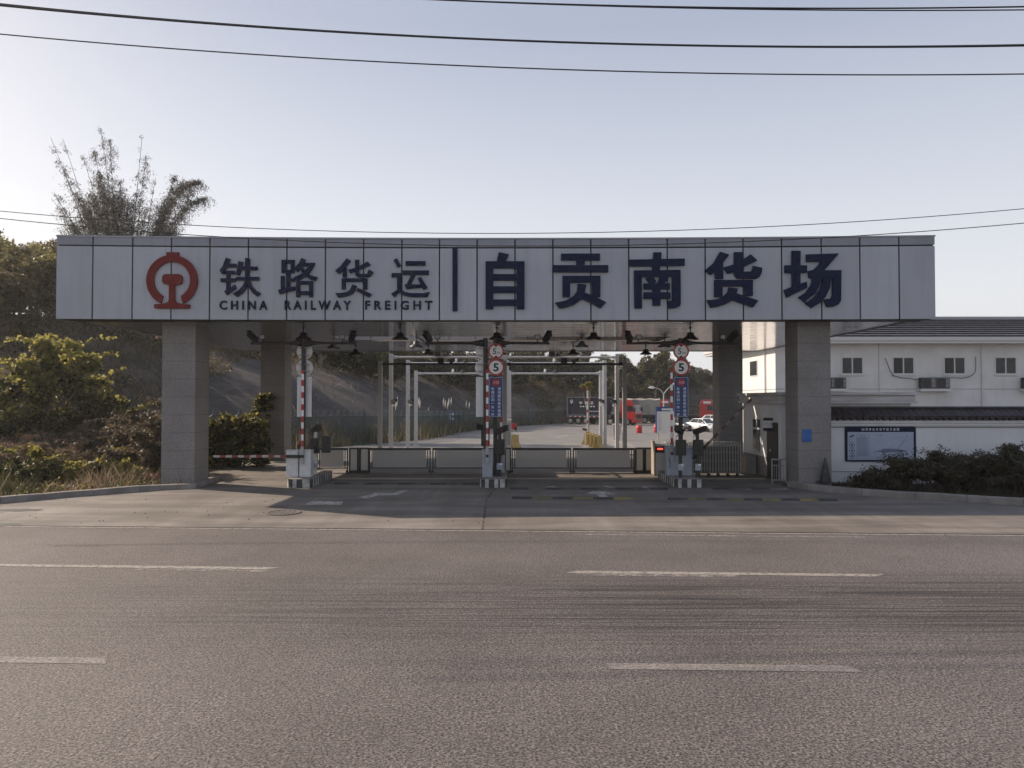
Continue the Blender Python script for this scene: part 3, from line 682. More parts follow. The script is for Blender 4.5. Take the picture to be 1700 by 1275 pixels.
# ------------------------------------------------------------------ PENDANT LAMPS under the canopy
def pendant():
    t = thing('pendant_lamp', (0,0,0), '', 'lamp', 'bell lamps under the canopy')
    b = MB(); b.lathe([(.30,-.0),(.29,.03),(.16,.12),(.13,.15),(.12,.24),(.05,.26)], (0,0,0), 18, cap=False); b.lathe([(.0,.05),(.27,.03)], (0,0,0), 18, cap=False); b.build('lamp_shade', M['black'], t, smooth=True)
    b = MB(); b.lathe([(0,.0),(.12,-.005),(.12,.035),(0,.05)], (0,0,0), 12); b.build('bulb', M['lamp_glass'], t)
    b = MB(); b.tube([(0,0,.255),(0,0,.42)], .02, 8); b.lathe([(.06,.40),(.06,.425)], (0,0,0), 10); b.build('stem', M['black'], t)
    return t
lp = pendant(); first = True
names_row = {27.0: 'front row', 31.6: 'middle row', 36.0: 'back row'}
pos_n = ['far left end', 'second from left', 'middle', 'second from right', 'far right end']
for yy in (27.0, 31.6, 36.0):
    for k in range(5):
        X = (k-2)*3.53 - .55
        l_ = lp if first else copy_tree(lp); first = False
        inr = ry0 < yy < ry1 and rx0 < X < rx1
        l_.location = (X, yy, ZC - .425 + (.05 if inr else 0))
        l_['label'] = f'black bell lamp hanging under the canopy, {names_row[yy]}, {pos_n[k]}'
        if inr:
            b = MB(); b.box(X-.03, X+.03, ry0+.001, ry1+.001, ZC+.05, ZC+.11); b.build('mounting_bar', M['black'], l_)

# ------------------------------------------------------------------ LANE ISLANDS AND THEIR EQUIPMENT
M['arm_red'] = mat('faded_red', (.2,.03,.028), .6); M['arm_white'] = mat('grubby_arm_white', (.36,.35,.33), .6)
M['dull_red'] = mat('dull_brown_red', (.07,.035,.028), .7); M['dull_white'] = mat('dull_brown_white', (.09,.075,.065), .7, 0, (.35,.33,.3), .8)
def island(x0, x1, y0, y1, label):
    t = thing('lane_island', ((x0+x1)/2, y0, 0), label, 'traffic island', 'kerbed islands between the lanes')
    r_ = .22; h_ = .27
    def ring(e):
        pts = []
        for cx_, cy_, a0 in ((x1-r_, y0+r_, -90), (x1-r_, y1-r_, 0), (x0+r_, y1-r_, 90), (x0+r_, y0+r_, 180)):
            for k in range(7): a = R(a0+15*k); pts.append((cx_+(r_-e)*math.cos(a), cy_+(r_-e)*math.sin(a)))
        return pts
    P = ring(0); Lr = 0; b = MB(); Q = []
    fine = []
    for p, q in zip(P, P[1:]+P[:1]):
        d = math.dist(p, q); n_ = max(1, round(d/.06)); fine += [(p[0]+(q[0]-p[0])*i/n_, p[1]+(q[1]-p[1])*i/n_) for i in range(n_)]
    acc = 0
    for i, p in enumerate(fine):
        q = fine[(i+1) % len(fine)]; mi = int(acc/.155) % 2; acc += math.dist(p, q)
        b.add([(p[0],p[1],0),(q[0],q[1],0),(q[0],q[1],h_),(p[0],p[1],h_)], [(0,1,2,3)], mi)
    b.build('striped_side', [M['stripe_white'], M['black_paint']], t)
    b = MB(); b.prism(ring(.002), h_-.02, h_+.003, 'Z'); b.build('island_top', M['kerb'], t, bevel=.01)
    return t
M['stripe_white'] = mat('grubby_white', (.28,.27,.25), .8, 0, (.5,.49,.46), 4)
def px_x(px, Y): return at(px, 700, Y).x
YI = 23.95
isl = [(px_x(475, YI), px_x(517, YI)), (px_x(797, YI), px_x(841.5, YI)), (px_x(1120, YI), px_x(1168, YI))]
island(isl[0][0], isl[0][1], YI, YI+3.0, 'black and white striped island carrying two white barrier cabinets, leftmost of three')
island(isl[1][0], isl[1][1], YI, YI+3.0, 'black and white striped island in the middle with two dark poles')
island(isl[2][0], isl[2][1], YI, YI+3.0, 'black and white striped island before the folded gate, rightmost of three')

def barrier(px0, px1, Y, label, arm='up', armpx=None, m='white_metal', zt=1.14, text_=None, to=None):
    X0, X1 = px_x(px0, Y), px_x(px1, Y); t = thing('barrier_gate', ((X0+X1)/2, Y+.18, .27), label, 'barrier', 'barrier machines on the islands')
    b = MB(); b.box(X0, X1, Y, Y+.34, .275, zt); b.build('cabinet', M[m], t, bevel=.02)
    b = MB(); b.box(X0+.03, X1-.03, Y-.006, Y-.001, .33, zt-.2); b.build('door_panel', M[m], t, bevel=.003)
    b = MB(); b.box(X0-.015, X1+.015, Y-.015, Y+.36, zt+.001, zt+.03); b.build('lid', M[m], t, bevel=.008)
    if armpx is None: ax = (X0+X1)/2
    else: ax = px_x(armpx, Y)
    piv = Vector((ax, Y-.06, zt-.17))
    if arm == 'up': d = Vector((0, 0, 1)); Ln = 2.85; s0 = .32
    elif arm == 'left': d = Vector((-1, 0, 0)); Ln = 2.75; s0 = .32
    else: d = (to-piv).normalized(); Ln = (to-piv).length; s0 = .35
    side = Vector((0, 1, 0)); w2 = d.cross(side).normalized()
    def bar(b_, u0, u1, hw, hd, mi=0):
        vs = [piv+d*u+w2*sx*hw+side*sy*hd for u in (u0, u1) for sx, sy in ((-1,-1),(1,-1),(1,1),(-1,1))]
        b_.add(vs, [(0,1,2,3),(7,6,5,4),(0,4,5,1),(1,5,6,2),(2,6,7,3),(3,7,4,0)], mi)
    if arm != 'stump':
        b = MB(); k = 0; u = s0
        while u < Ln: bar(b, u, min(Ln, u+.2), .038, .018, k % 2); u += .2; k += 1
        arm_o = b.build('boom_arm', [M['dull_red'], M['dull_white']] if arm == 'slant' else [M['arm_red'], M['arm_white']] if arm == 'left' else [M['red_paint'], M['white_paint']], t)
        b = MB(); bar(b, -.25, s0-.002, .05, .028); b.build('arm_clamp', M['black'] if arm != 'up' else M['galv'], t)
        b = MB(); b.lathe([(.05,-.04),(.05,.05)], piv, 12, axis='Y'); b.build('pivot', M['black'], t)
    if text_:
        b = MB()
        for k, ch in enumerate(text_): text(b, ch, X0+.1, zt-.35-k*.085, .07, .07, Y-.007)
        b.build('lettering', M['board_line'], t)
    return t
barrier(475, 495.3, 24.55, 'white barrier cabinet with its striped boom lowered to the left', 'left', 493)
barrier(497, 516.5, 24.55, 'white barrier cabinet with a raised red and white boom on the left island', 'up', 503)
barrier(800.5, 817.5, 24.5, 'grey barrier cabinet with a raised red and white boom on the middle island', 'up', 809, 'grey_metal', 1.16)
barrier(1106.5, 1128, 25.0, 'grey barrier cabinet with small lettering and a dull raised boom on the right island', 'up', 1114.5, 'grey_metal', 1.2, '智能道闸')
barrier(1129, 1149, 25.0, 'plain grey barrier cabinet with a slanting boom toward the guardhouse', 'slant', 1158, 'grey_metal', 1.2, None, at(1251, 659, 24.0))
barrier(822, 838, 26.0, 'grey barrier cabinet behind the display post with a raised boom', 'up', 832, 'grey_metal', 1.1)

def camera_head(b, o, ang, tilt=-20, L_=.34, w_=.075):
    Mx = Matrix.Translation(o) @ Matrix.Rotation(R(ang), 4, 'Z') @ Matrix.Rotation(R(tilt), 4, 'X')
    b.box(-w_, w_, -L_/2, L_/2, -w_*.8, w_*.8, M=Mx); b.box(-w_-.012, w_+.012, -L_/2-.06, L_/2-.03, w_*.8+.001, w_*.8+.015, M=Mx)
    b.box(-w_*.7, w_*.7, -L_/2-.025, -L_/2-.001, -w_*.6, w_*.6, M=Mx)
YP = 25.35
def sign_pole(px, label, arms, front=True, signs=True, pole_r=.075, x_sign=None):
    X = px_x(px, YP); t = thing('sign_pole', (X, YP, .27), label, 'sign pole', 'dark sign poles on the islands')
    b = MB(); b.tube([(X, YP, .27), (X, YP, 4.95)], pole_r, 14); b.lathe([(.16,.275),(.16,.3),(.09,.32)], (X, YP, 0), 12); b.build('post', M['pole_dark'], t)
    for d, ln in arms:
        b = MB(); x0, x1 = X+d*pole_r, X+d*ln
        b.tube([(x0, YP, 4.78), (x0+d*.45, YP, 4.78), (x1, YP, 4.77)], [.13, .045, .045], 10); b.build('arm', M['pole_dark'], t)
        b = MB(); camera_head(b, (x1-d*.08, YP-.05, 4.97), 25*d, -35, .42, .085); b.tube([(x1-d*.08, YP, 4.8), (x1-d*.08, YP, 4.95)], .025, 6); b.build('camera_head', M['black'], t)
        b = MB(); q = x1-d*.42; b.box(q-.1, q+.1, YP-.1, YP-.03, 4.9, 5.06); b.tube([(q, YP, 4.8), (q, YP, 4.95)], .02, 6); b.build('floodlight', M['black'], t)
        b = MB(); b.box(q-.075, q+.075, YP-.104, YP-.101, 4.92, 5.04); b.build('floodlight_glass', M['lamp_glass'], t)
    if not signs: return t
    s = -1 if front else 1
    Xs = X if x_sign is None else px_x(x_sign, YP)
    for z, r_, kind in ((4.49, .27, 'h'), (3.94, .285, 's')):
        y0 = YP + s*(pole_r+.03)
        b = MB(); b.lathe([(r_, min(y0, y0+s*.02)), (r_, max(y0, y0+s*.02))], (Xs, 0, z), 32, axis='Y')
        sg = b.build('round_sign', M['white_paint'] if front else M['sign_back'], t)
        yfce = y0 + s*.02
        if front:
            b = MB(); n_ = 40; vs = []
            for k in range(n_):
                a = 2*math.pi*k/n_; vs += [(Xs+r_*math.cos(a), yfce-.002, z+r_*math.sin(a)), (Xs+r_*.8*math.cos(a), yfce-.002, z+r_*.8*math.sin(a))]
            b.add(vs, [(2*k, 2*((k+1) % n_), 2*((k+1) % n_)+1, 2*k+1) for k in range(n_)]); b.build('red_ring', M['red_paint'], sg)
            b = MB()
            if kind == 'h':
                text(b, '5', Xs-.05, z, .12, .2, yfce, off=.01); text(b, 'm', Xs+.1, z-.06, .1, .07, yfce)
                for q in (1, -1): b.add([(Xs-.07, yfce-.005, z+q*.215), (Xs+.07, yfce-.005, z+q*.215), (Xs, yfce-.005, z+q*.135)], [(0,1,2)])
            else: text(b, '5', Xs, z, .19, .28, yfce, off=.03)
            b.build('sign_text', M['black'], sg)
        else:
            b = MB()
            for dz in (-.12, .12): b.box(Xs-.2, Xs+.2, YP-.06, YP-.045+.12, z+dz-.012, z+dz+.012)
            b.build('sign_bracket', M['galv'], sg)
    z0, z1 = (2.25, 3.62); hw = .25
    y0 = YP + s*(pole_r+.03); b = MB(); b.box(Xs-hw, Xs+hw, min(y0, y0+s*.02), max(y0, y0+s*.02), z0, z1)
    bd = b.build('instruction_board', M['blue_sign'] if front else M['sign_back'], t, bevel=.004)
    if front:
        yfce = y0-.02
        b = MB(); e = .02
        for a in ((Xs-hw+e, Xs+hw-e, z0+e, z0+e+.008), (Xs-hw+e, Xs+hw-e, z1-e-.008, z1-e), (Xs-hw+e, Xs-hw+e+.008, z0+e+.009, z1-e-.009), (Xs+hw-e-.008, Xs+hw-e, z0+e+.009, z1-e-.009)):
            b.box(a[0], a[1], yfce-.004, yfce-.001, a[2], a[3])
        for k, ch in enumerate('车牌识别一车一杆'): text(b, ch, Xs-.11, z1-.41-k*.125, .105, .105 if ch != '一' else .014, yfce, off=.008)
        for k, ch in enumerate('请勿跟车损坏赔偿'): text(b, ch, Xs+.11, z1-.41-k*.125, .105, .105, yfce, off=.008)
        b.build('board_text', M['white_paint'], bd)
        b = MB(); b.lathe([(0,0),(.13,0)], (Xs, yfce-.003, z1-.19), 24, axis='Y', cap=False); b.build('red_disc', M['red_paint'], bd)
        b = MB(); text(b, '入口', Xs, z1-.19, .19, .09, yfce-.003, off=.008); b.build('board_text', M['white_paint'], bd)
    return t
M['sign_back'] = mat('sign_back', (.75,.74,.74), .5, 0, (.66,.65,.65), 3)
s48 = F/YP
sign_pole(503.5, 'dark pole with pale sign backs and two camera arms on the left island', [(-1, 88/s48), (1, 85/s48)], front=False)
sign_pole(806, 'dark pole with half hidden sign backs beside the blue board pole', [(-1, 100/s48)], front=False, x_sign=802)
sign_pole(822.5, 'dark pole with red ringed signs and a blue board on the middle island', [(1, 90/s48)], x_sign=823.5)
sign_pole(1130, 'dark pole with red ringed signs, a blue board and two long camera arms', [(-1, 90/s48), (1, 90/s48)])

def reader(px, Y, label, lw=.34, lz=(1.0, 1.52), post_m='pole_dark', cam_ang=0, box=True, intercom=True):
    X = px_x(px, Y); t = thing('plate_reader', (X, Y, .27), label, 'plate reader', 'number plate readers on the islands')
    b = MB(); b.tube([(X, Y, .27), (X, Y, 1.75)], .06, 12); b.build('post', M[post_m], t)
    b = MB(); b.box(X-lw/2, X+lw/2, Y-.15, Y-.062, lz[0], lz[1]); d = b.build('display_box', M['black'], t, bevel=.012)
    b = MB(); b.box(X-lw/2+.03, X+lw/2-.03, Y-.155, Y-.151, lz[0]+.03, lz[1]-.03); b.build('display_screen', mat('led_off', (.012,.012,.012), .25), d)
    b = MB(); camera_head(b, (X+.06*cam_ang, Y-.08, 1.82), 35*cam_ang, -18, .46, .09); b.build('camera_head', M['black'], t)
    b = MB(); b.tube([(X-.03, Y-.03, 1.7), (X-.14, Y-.05, 1.62), (X-.15, Y-.06, 1.5), (X-.06, Y-.05, 1.48)], .012, 6); b.build('cable', M['cable'], t)
    if intercom:
        b = MB(); b.box(X-.1, X+.1, Y-.1, Y-.062, .5, .72); ic = b.build('intercom', M['grey_metal'], t, bevel=.008)
        b = MB(); b.box(X+.0, X+.09, Y-.106, Y-.102, .66, .71); b.build('label_plate', M['white_paint'], ic)
    return t
reader(829.5, 24.9, 'plate reader camera over a black display box on the middle island', cam_ang=1.2)
reader(1129, 24.6, 'plate reader camera over a black display box in front of the right sign pole', cam_ang=-.9)
reader(1157.5, 24.6, 'plate reader camera over a black display box on the right end of the right island', cam_ang=1.1)
r4 = reader(524, 25.6, 'plate reader camera on a pale stand with a black side box on the left island', lw=.3, post_m='white_metal', cam_ang=1.1)
b = MB(); X = px_x(535, 25.5); b.box(X, X+.28, 25.4, 25.6, 1.02, 1.6); b.build('side_box', M['black'], r4, bevel=.01)
reader(806, 26.4, 'plate reader camera facing away behind the grey barrier cabinet', lw=.3, lz=(1.2, 1.9), cam_ang=-1.5)

# ------------------------------------------------------------------ SLIDING GATE PANELS across the lanes
YG = 28.9
def gate_panel(px0, px1, label):
    X0, X1 = px_x(px0, YG), px_x(px1, YG); t = thing('sliding_gate', ((X0+X1)/2, YG, 0), label, 'sliding gate', 'low sliding gates')
    z0, z1 = .16, .93
    b = MB(); b.box(X0, X1, YG-.03, YG+.03, z1-.056, z1+.03); b.box(X0, X1, YG-.025, YG+.025, z0, z0+.035); b.box(X0, X0+.04, YG-.03, YG+.03, 0, z1-.056); b.box(X1-.04, X1, YG-.03, YG+.03, 0, z1-.056)
    b.box(X0+.1, X0+.13, YG-.02, YG+.02, z0+.036, z1-.056); b.box(X1-.13, X1-.1, YG-.02, YG+.02, z0+.036, z1-.056)
    b.build('frame', M['black'], t)
    b = MB(); n_ = int((X1-X0-.3)/.045)
    for k in range(n_):
        u = X0+.15+k*.045; b.box(u, u+.041, YG-.012, YG+.012, z0+.06, z1-.06)
    b.build('slats', M['gate_slat'], t)
    for u in (X0+.02, X1-.02):
        b = MB(); b.lathe([(.05,-.025),(.05,.025)], (u, YG-.06, .055), 12, axis='Y'); b.build('caster', M['black'], t)
gate_panel(526, 578, 'short low gate panel behind the left island')
gate_panel(613, 715, 'low slatted gate panel right of the left pair of gate posts')
gate_panel(718, 836, 'low slatted gate panel passing behind the middle island')
gate_panel(849.5, 948, 'low slatted gate panel right of the middle island')
gate_panel(951, 1053, 'low slatted gate panel next to the right pair of gate posts')
def gate_post(px0, px1, label):
    Y = YG-.12; X0, X1 = px_x(px0, Y), px_x(px1, Y); t = thing('gate_motor_post', ((X0+X1)/2, Y, 0), label, 'gate post', 'boxy gate motor posts')
    b = MB(); z1 = .97
    b.box(X0, X1, Y, Y+.24, 0, .09); b.box(X0, X1, Y, Y+.24, z1-.05, z1); b.box(X0, X0+.05, Y, Y+.24, .091, z1-.051); b.box(X1-.05, X1, Y, Y+.24, .091, z1-.051); b.build('frame', M['black'], t)
    b = MB(); b.box(X0+.052, X1-.052, Y+.03, Y+.2, .1, z1-.06); b.build('steel_panel', M['steel'], t)
gate_post(579.5, 595, 'left box of the pair of gate posts behind the left island')
gate_post(597, 613, 'right box of the pair of gate posts behind the left island')
gate_post(837.5, 848.5, 'single gate post box just right of the middle island')
gate_post(1054.5, 1069, 'left box of the pair of gate posts by the red display')
gate_post(1070.5, 1085, 'right box of the pair of gate posts by the red display')
Y = 27.7; X0, X1 = px_x(1087, Y), px_x(1104, Y)
t = thing('gate_drive_unit', ((X0+X1)/2, Y, 0), 'tall gate drive unit with a lit red display strip beside the folded gate', 'gate motor')
b = MB(); b.prism([(X0,0),(X1,0),(X1,1.16),(X0+.03,1.2)], Y, Y+.5); b.build('housing', M['gate_slat'], t, bevel=.02)
b = MB(); b.box(X0-.05, X0-.002, Y-.04, Y+.5, .03, 1.3); b.build('side_frame', M['beige'], t, bevel=.01)
b = MB(); b.box(X0+.03, X1-.03, Y-.02, Y-.001, .86, 1.1); d = b.build('display', M['black'], t)
b = MB(); b.box(X0+.09, X1-.09, Y-.025, Y-.021, .97, 1.03); b.build('led_strip', M['led_red'], d)
# folded retractable gate
X0, X1 = px_x(1106, 27.6), px_x(1226, 27.6)
t = thing('folding_gate', ((X0+X1)/2, 27.6, 0), 'folded stack of the retractable steel gate behind the right island', 'folding gate')
b = MB(); n_ = 26
for k in range(n_):
    u = X0+.04+(X1-X0-.08)*k/(n_-1)
    for yy in (27.45, 28.0):
        b.tube([(u, yy, .1), (u, yy, 1.2), (u+.02, yy+.03, 1.27), (u+.05, yy+.03, 1.27), (u+.07, yy, 1.2), (u+.07, yy, .1)], .0125, 5)
b.build('uprights', M['steel'], t)
b = MB()
for k in range(n_-1):
    u = X0+.04+(X1-X0-.08)*k/(n_-1)
    for z in (.25, .55, .85): b.tube([(u, 27.42, z), (u+.1, 27.42, z+.16)], .009, 4)
b.build('scissor_links', M['gate_slat'], t)
b = MB(); b.box(X0, X1, 27.5, 27.97, .12, 1.1); b.build('core_panels', mat('gate_core', (.07,.062,.055), .6), t)
for k in range(8):
    b = MB(); b.lathe([(.06,-.03),(.06,.03)], (X0+.1+(X1-X0-.2)*k/7, 27.45, .065), 10, axis='Y'); b.build('caster', M['black'], t)

# ------------------------------------------------------------------ STEEL GANTRIES behind the gate
def gantry(pl, pm, pr, py_bar, py_top, Y, label, mp, mb_, cams):
    Xl, Xm, Xr = px_x(pl, Y), px_x(pm, Y), px_x(pr, Y); z = at(850, py_bar, Y).z; zt = at(850, py_top, Y).z
    t = thing('camera_gantry', (Xm, Y, zg(Y)), label, 'gantry', 'steel camera gantries over the lanes')
    for X in (Xl, Xm, Xr):
        b = MB(); b.box(X-.105, X+.105, Y-.105, Y+.105, zg(Y)-.02, zt); b.build('post', mp, t, bevel=.01)
        b = MB(); b.box(X-.2, X+.2, Y-.2, Y+.2, zg(Y), zg(Y)+.03); b.build('base_plate', mp, t)
    for A, B in ((Xl, Xm), (Xm, Xr)):
        b = MB(); b.tube([(A+.111, Y, z), (B-.111, Y, z)], .06, 10); b.tube([(A+.13, Y, z), (A+.3, Y, z)], .09, 10); b.tube([(B-.3, Y, z), (B-.13, Y, z)], .09, 10); b.build('crossbar', mb_, t)
    for px, kind in cams:
        X = px_x(px, Y); b = MB()
        if kind == 'box': b.box(X-.16, X+.16, Y-.22, Y+.1, z+.062, z+.3); b.box(X-.2, X+.2, Y-.26, Y+.12, z+.3, z+.32)
        elif kind == 'dome': b.lathe([(.0,.30),(.07,.27),(.08,.1),(.05,.06)], (X, Y, z), 12)
        else: camera_head(b, (X, Y-.1, z+.16), 30, -15, .4, .07); b.tube([(X, Y, z+.05), (X, Y, z+.12)], .02, 6)
        b.build('camera_head', M['black'] if kind != 'dome' else M['white_paint'], t)
    return t, (Xl, Xm, Xr)
gantry(631, 838, 1037, 604.5, 599, 38.6, 'gantry with a dark crossbar and grey posts nearest the gate', M['galv'], M['black'], [(732, 'box'), (751, 'cam'), (936, 'box'), (955, 'cam')])
g2, xs2 = gantry(649, 838.5, 1024.5, 593, 587.5, 41.5, 'tallest white gantry behind the dark one', M['white_metal'], M['white_metal'], [(727, 'box'), (741, 'cam'), (916, 'box'), (928, 'cam')])
g3, xs3 = gantry(677, 842, 1004, 603, 598, 45.5, 'white gantry third from the gate', M['white_metal'], M['white_metal'], [(757, 'dome'), (772, 'cam'), (920, 'dome')])
g4, xs4 = gantry(690.5, 846, 997.5, 620, 615.5, 48.0, 'lowest white gantry farthest from the gate', M['white_metal'], M['white_metal'], [(752, 'dome'), (768, 'cam'), (905, 'dome'), (922, 'cam')])
for (g_, X, Y, s) in ((g2, xs2[0], 41.5, 1), (g3, xs3[0], 45.5, 1), (g2, xs2[2], 41.5, -1), (g3, xs3[2], 45.5, -1), (g3, xs3[1], 45.5, -1)):
    b = MB(); camera_head(b, (X+s*.22, Y-.25, 2.75), 40*s, -10, .4, .08); b.tube([(X, Y-.11, 2.6), (X+s*.2, Y-.25, 2.66)], .025, 6); b.build('side_camera', M['black'], g_)
    b = MB(); b.lathe([(0,-.05),(.07,-.04),(.09,.05)], (X+s*.2, Y-.28, 2.5), 12); b.build('side_lamp', M['white_paint'], g_)

# ------------------------------------------------------------------ THINGS IN THE YARD
def jersey(px, py, label):
    p = gp(px, py); t = thing('concrete_barrier', p, label, 'concrete barrier', 'yellow concrete barriers in the yard')
    t.rotation_euler = (0, 0, R(72))
    b = MB(); prof = [(-.24,0),(.24,0),(.24,.1),(.1,.34),(.075,.82),(-.075,.82),(-.1,.34),(-.24,.1)]
    q = MB(); q.prism([(a, z) for a, z in prof], -.75, .75, 'X'); me = q.build('barrier_body', M['yellow_concrete'], None, bevel=.015); me.parent = t
    q = MB(); q.box(-.3, .3, -.02, .02, .821, .85); me = q.build('lifting_bar', M['galv'], None); me.parent = t
for k, (px, py) in enumerate(((975, 737), (981, 739.5), (987, 742.5), (993, 746))):
    jersey(px, py, f'yellow concrete barrier behind the gate, {["farthest", "third nearest", "second nearest", "nearest"][k]} of the row of four')
jersey(853, 744, 'single yellow concrete barrier behind the middle island by the red signal')
p = gp(1024, 731); t = thing('control_cabinet', p, 'grey control cabinet on a stand behind the gantry posts', 'cabinet')
b = MB(); b.box(p.x-.3, p.x+.3, p.y-.2, p.y+.2, p.z+.5, p.z+1.25); b.build('cabinet_box', M['steel'], t, bevel=.01)
b = MB(); b.box(p.x-.34, p.x+.34, p.y-.24, p.y+.24, p.z+1.251, p.z+1.29); b.build('cabinet_roof', M['white_paint'], t)
for s in (-1, 1):
    b = MB(); b.box(p.x+s*.2-.03, p.x+s*.2+.03, p.y-.03, p.y+.03, p.z, p.z+.499); b.build('leg', M['galv'], t)
p = gp(843.5, 747); t = thing('equipment_cabinet', p, 'tall pale equipment cabinet just right of the middle island poles', 'cabinet')
b = MB(); b.box(p.x-.16, p.x+.18, p.y-.15, p.y+.15, p.z, p.z+1.75); b.build('cabinet_box', M['white_metal'], t, bevel=.01)
b = MB(); b.box(p.x-.12, p.x+.14, p.y-.157, p.y-.151, p.z+.3, p.z+1.6); b.build('door', M['grey_metal'], t)
b = MB(); b.box(p.x-.2, p.x+.22, p.y-.19, p.y+.19, p.z+1.751, p.z+1.78); b.build('cabinet_roof', M['white_paint'], t)
p = gp(854, 737); t = thing('signal_post', p, 'thin post with a red signal box beside the yellow barrier', 'signal')
b = MB(); b.tube([p, p+Vector((0,0,1.0))], .03, 8); b.build('post', M['white_metal'], t)
b = MB(); b.box(p.x-.22, p.x+.16, p.y-.1, p.y+.1, p.z+1.0, p.z+1.42); b.build('signal_box', M['red_plastic'], t, bevel=.02)
b = MB(); b.box(p.x+.02, p.x+.16, p.y-.16, p.y-.102, p.z+.95, p.z+1.2); b.build('visor', M['black'], t)
def cone(p, label, m1, m2, h_=.7, s=.17):
    t = thing('traffic_cone', p, label, 'traffic cone'); x, y, z = p
    b = MB(); b.box(x-s*1.25, x+s*1.25, y-s*1.25, y+s*1.25, z, z+.03); b.build('cone_base', m1, t, bevel=.008)
    rr = lambda q: s*(1-q)+.03*q
    for k, (a0, a1) in enumerate(((0,.35),(.35,.52),(.52,.68),(.68,1))):
        b = MB(); b.lathe([(rr(a0), z+.031+a0*h_), (rr(a1), z+.031+a1*h_)], (x, y, 0), 16); b.build('cone_band', m1 if k % 2 == 0 else m2, t)
cone(gp(857, 738), 'small dark cone standing at the foot of the red signal post', M['black_paint'], M['white_paint'], .7)
q = Vector((px_x(1369.5, 24.0), 24.0, .16)); cone(q, 'dark grimy cone leaning space beside the right front column base', M['black'], M['black_paint'], .78, .17)
bpy.data.objects[-1] if False else None
for k, (px, py) in enumerate(((1061, 719), (1090, 718))):
    p = gp(px, py); t = thing('water_barrel', p, ['red plastic water barrel standing alone in the yard', 'red plastic water barrel half hidden behind the notice board'][k], 'water barrel')
    b = MB(); b.lathe([(.3,0),(.34,.08),(.3,.4),(.33,.5),(.3,.75),(.2,.82)], p, 16); b.build('barrel_body', M['red_plastic'], t, smooth=True)
    b = MB(); b.lathe([(.1,.821),(.1,.86)], p, 10); b.build('cap', M['red_paint'], t)
p0 = gp(1095, 741); YN = p0.y
t = thing('notice_board', p0, 'large cream notice board with a blue header on two posts in the yard', 'notice board')
sN = F/YN; w_ = 34/sN; zc = at(0, 697, YN).z
Mx = Matrix.Translation((px_x(1105, YN), YN, 0)) @ Matrix.Rotation(R(25), 4, 'Z')
hw = .72
b = MB(); b.box(-hw, hw, -.04, .04, zc-.85, zc+.55, M=Mx); b.build('board', M['cream_board'], t)
b = MB(); b.box(-hw-.03, hw+.03, -.05, .05, zc+.551, zc+.85, M=Mx)
b.box(-hw-.04, -hw-.001, -.05, .05, zc-.85, zc+.55, M=Mx); b.box(hw+.001, hw+.04, -.05, .05, zc-.85, zc+.55, M=Mx); b.build('header', M['blue_sign'], t)
b = MB(); b.box(-.35, .35, -.056, -.051, zc+.62, zc+.74, M=Mx); b.build('title_strip', M['white_paint'], t)
b = MB()
for k in range(16): b.box(-hw+.12, -hw+.12+random.uniform(.15, .3), -.046, -.041, zc+.42-k*.075, zc+.435-k*.075, M=Mx)
b.build('printed_lines', M['board_pale'], t)
for s in (-1, 1):
    b = MB(); b.box(s*hw*.8-.03, s*hw*.8+.03, -.03, .03, zg(YN)-.02, zc-.851, M=Mx); b.build('post', M['galv'], t)
p = gp(1102, 716); t = thing('street_lamp', p, 'double headed street lamp behind the notice board', 'street lamp')
ht = at(0, 645, p.y).z - p.z
b = MB(); b.tube([p, p+Vector((0,0,ht-1.0)), p+Vector((0,0,ht-.6))], [.08,.06,.06], 8); b.build('post', M['white_metal'], t)
for s in (-1, 1):
    b = MB(); b.tube([p+Vector((0,0,ht-.6)), p+Vector((s*.4,0,ht-.1)), p+Vector((s*1.0,0,ht+(.1 if s < 0 else .45)))], .05, 6); b.build('arm', M['white_metal'], t)
    b = MB(); b.lathe([(.02,-.45),(.13,-.2),(.14,.1),(.05,.3)], p+Vector((s*1.3,0,ht+(.1 if s < 0 else .5))), 8, axis='X'); b.build('lamp_head', M['white_paint'], t)
p = gp(975.5, 738); t = thing('raised_barrier_arm', p, 'white boom with red marks standing upright behind the gate beside a sapling', 'barrier')
ht = at(0, 643, p.y).z; b = MB(); k = 0; z = p.z+.9
while z < ht: b.box(p.x-.05, p.x+.05, p.y-.03, p.y+.03, z, min(ht, z+.55 if k % 2 == 0 else z+.2), 0 if k % 2 == 0 else 1); z += .55 if k % 2 == 0 else .2; k += 1
b.build('boom_arm', [M['white_paint'], M['red_paint']], t)
b = MB(); b.box(p.x-.16, p.x+.16, p.y-.15, p.y+.15, p.z, p.z+.9); b.build('cabinet', M['yellow_concrete'], t, bevel=.02)
p = gp(972, 741); t = thing('bollard_camera', p, 'short post with a small camera before the upright boom', 'camera post')
b = MB(); b.tube([p, p+Vector((0,0,1.0))], .04, 8); b.build('post', M['white_metal'], t)
b = MB(); camera_head(b, p+Vector((-.05,0,1.08)), -50, -10, .3, .07); b.build('camera_head', M['black'], t)

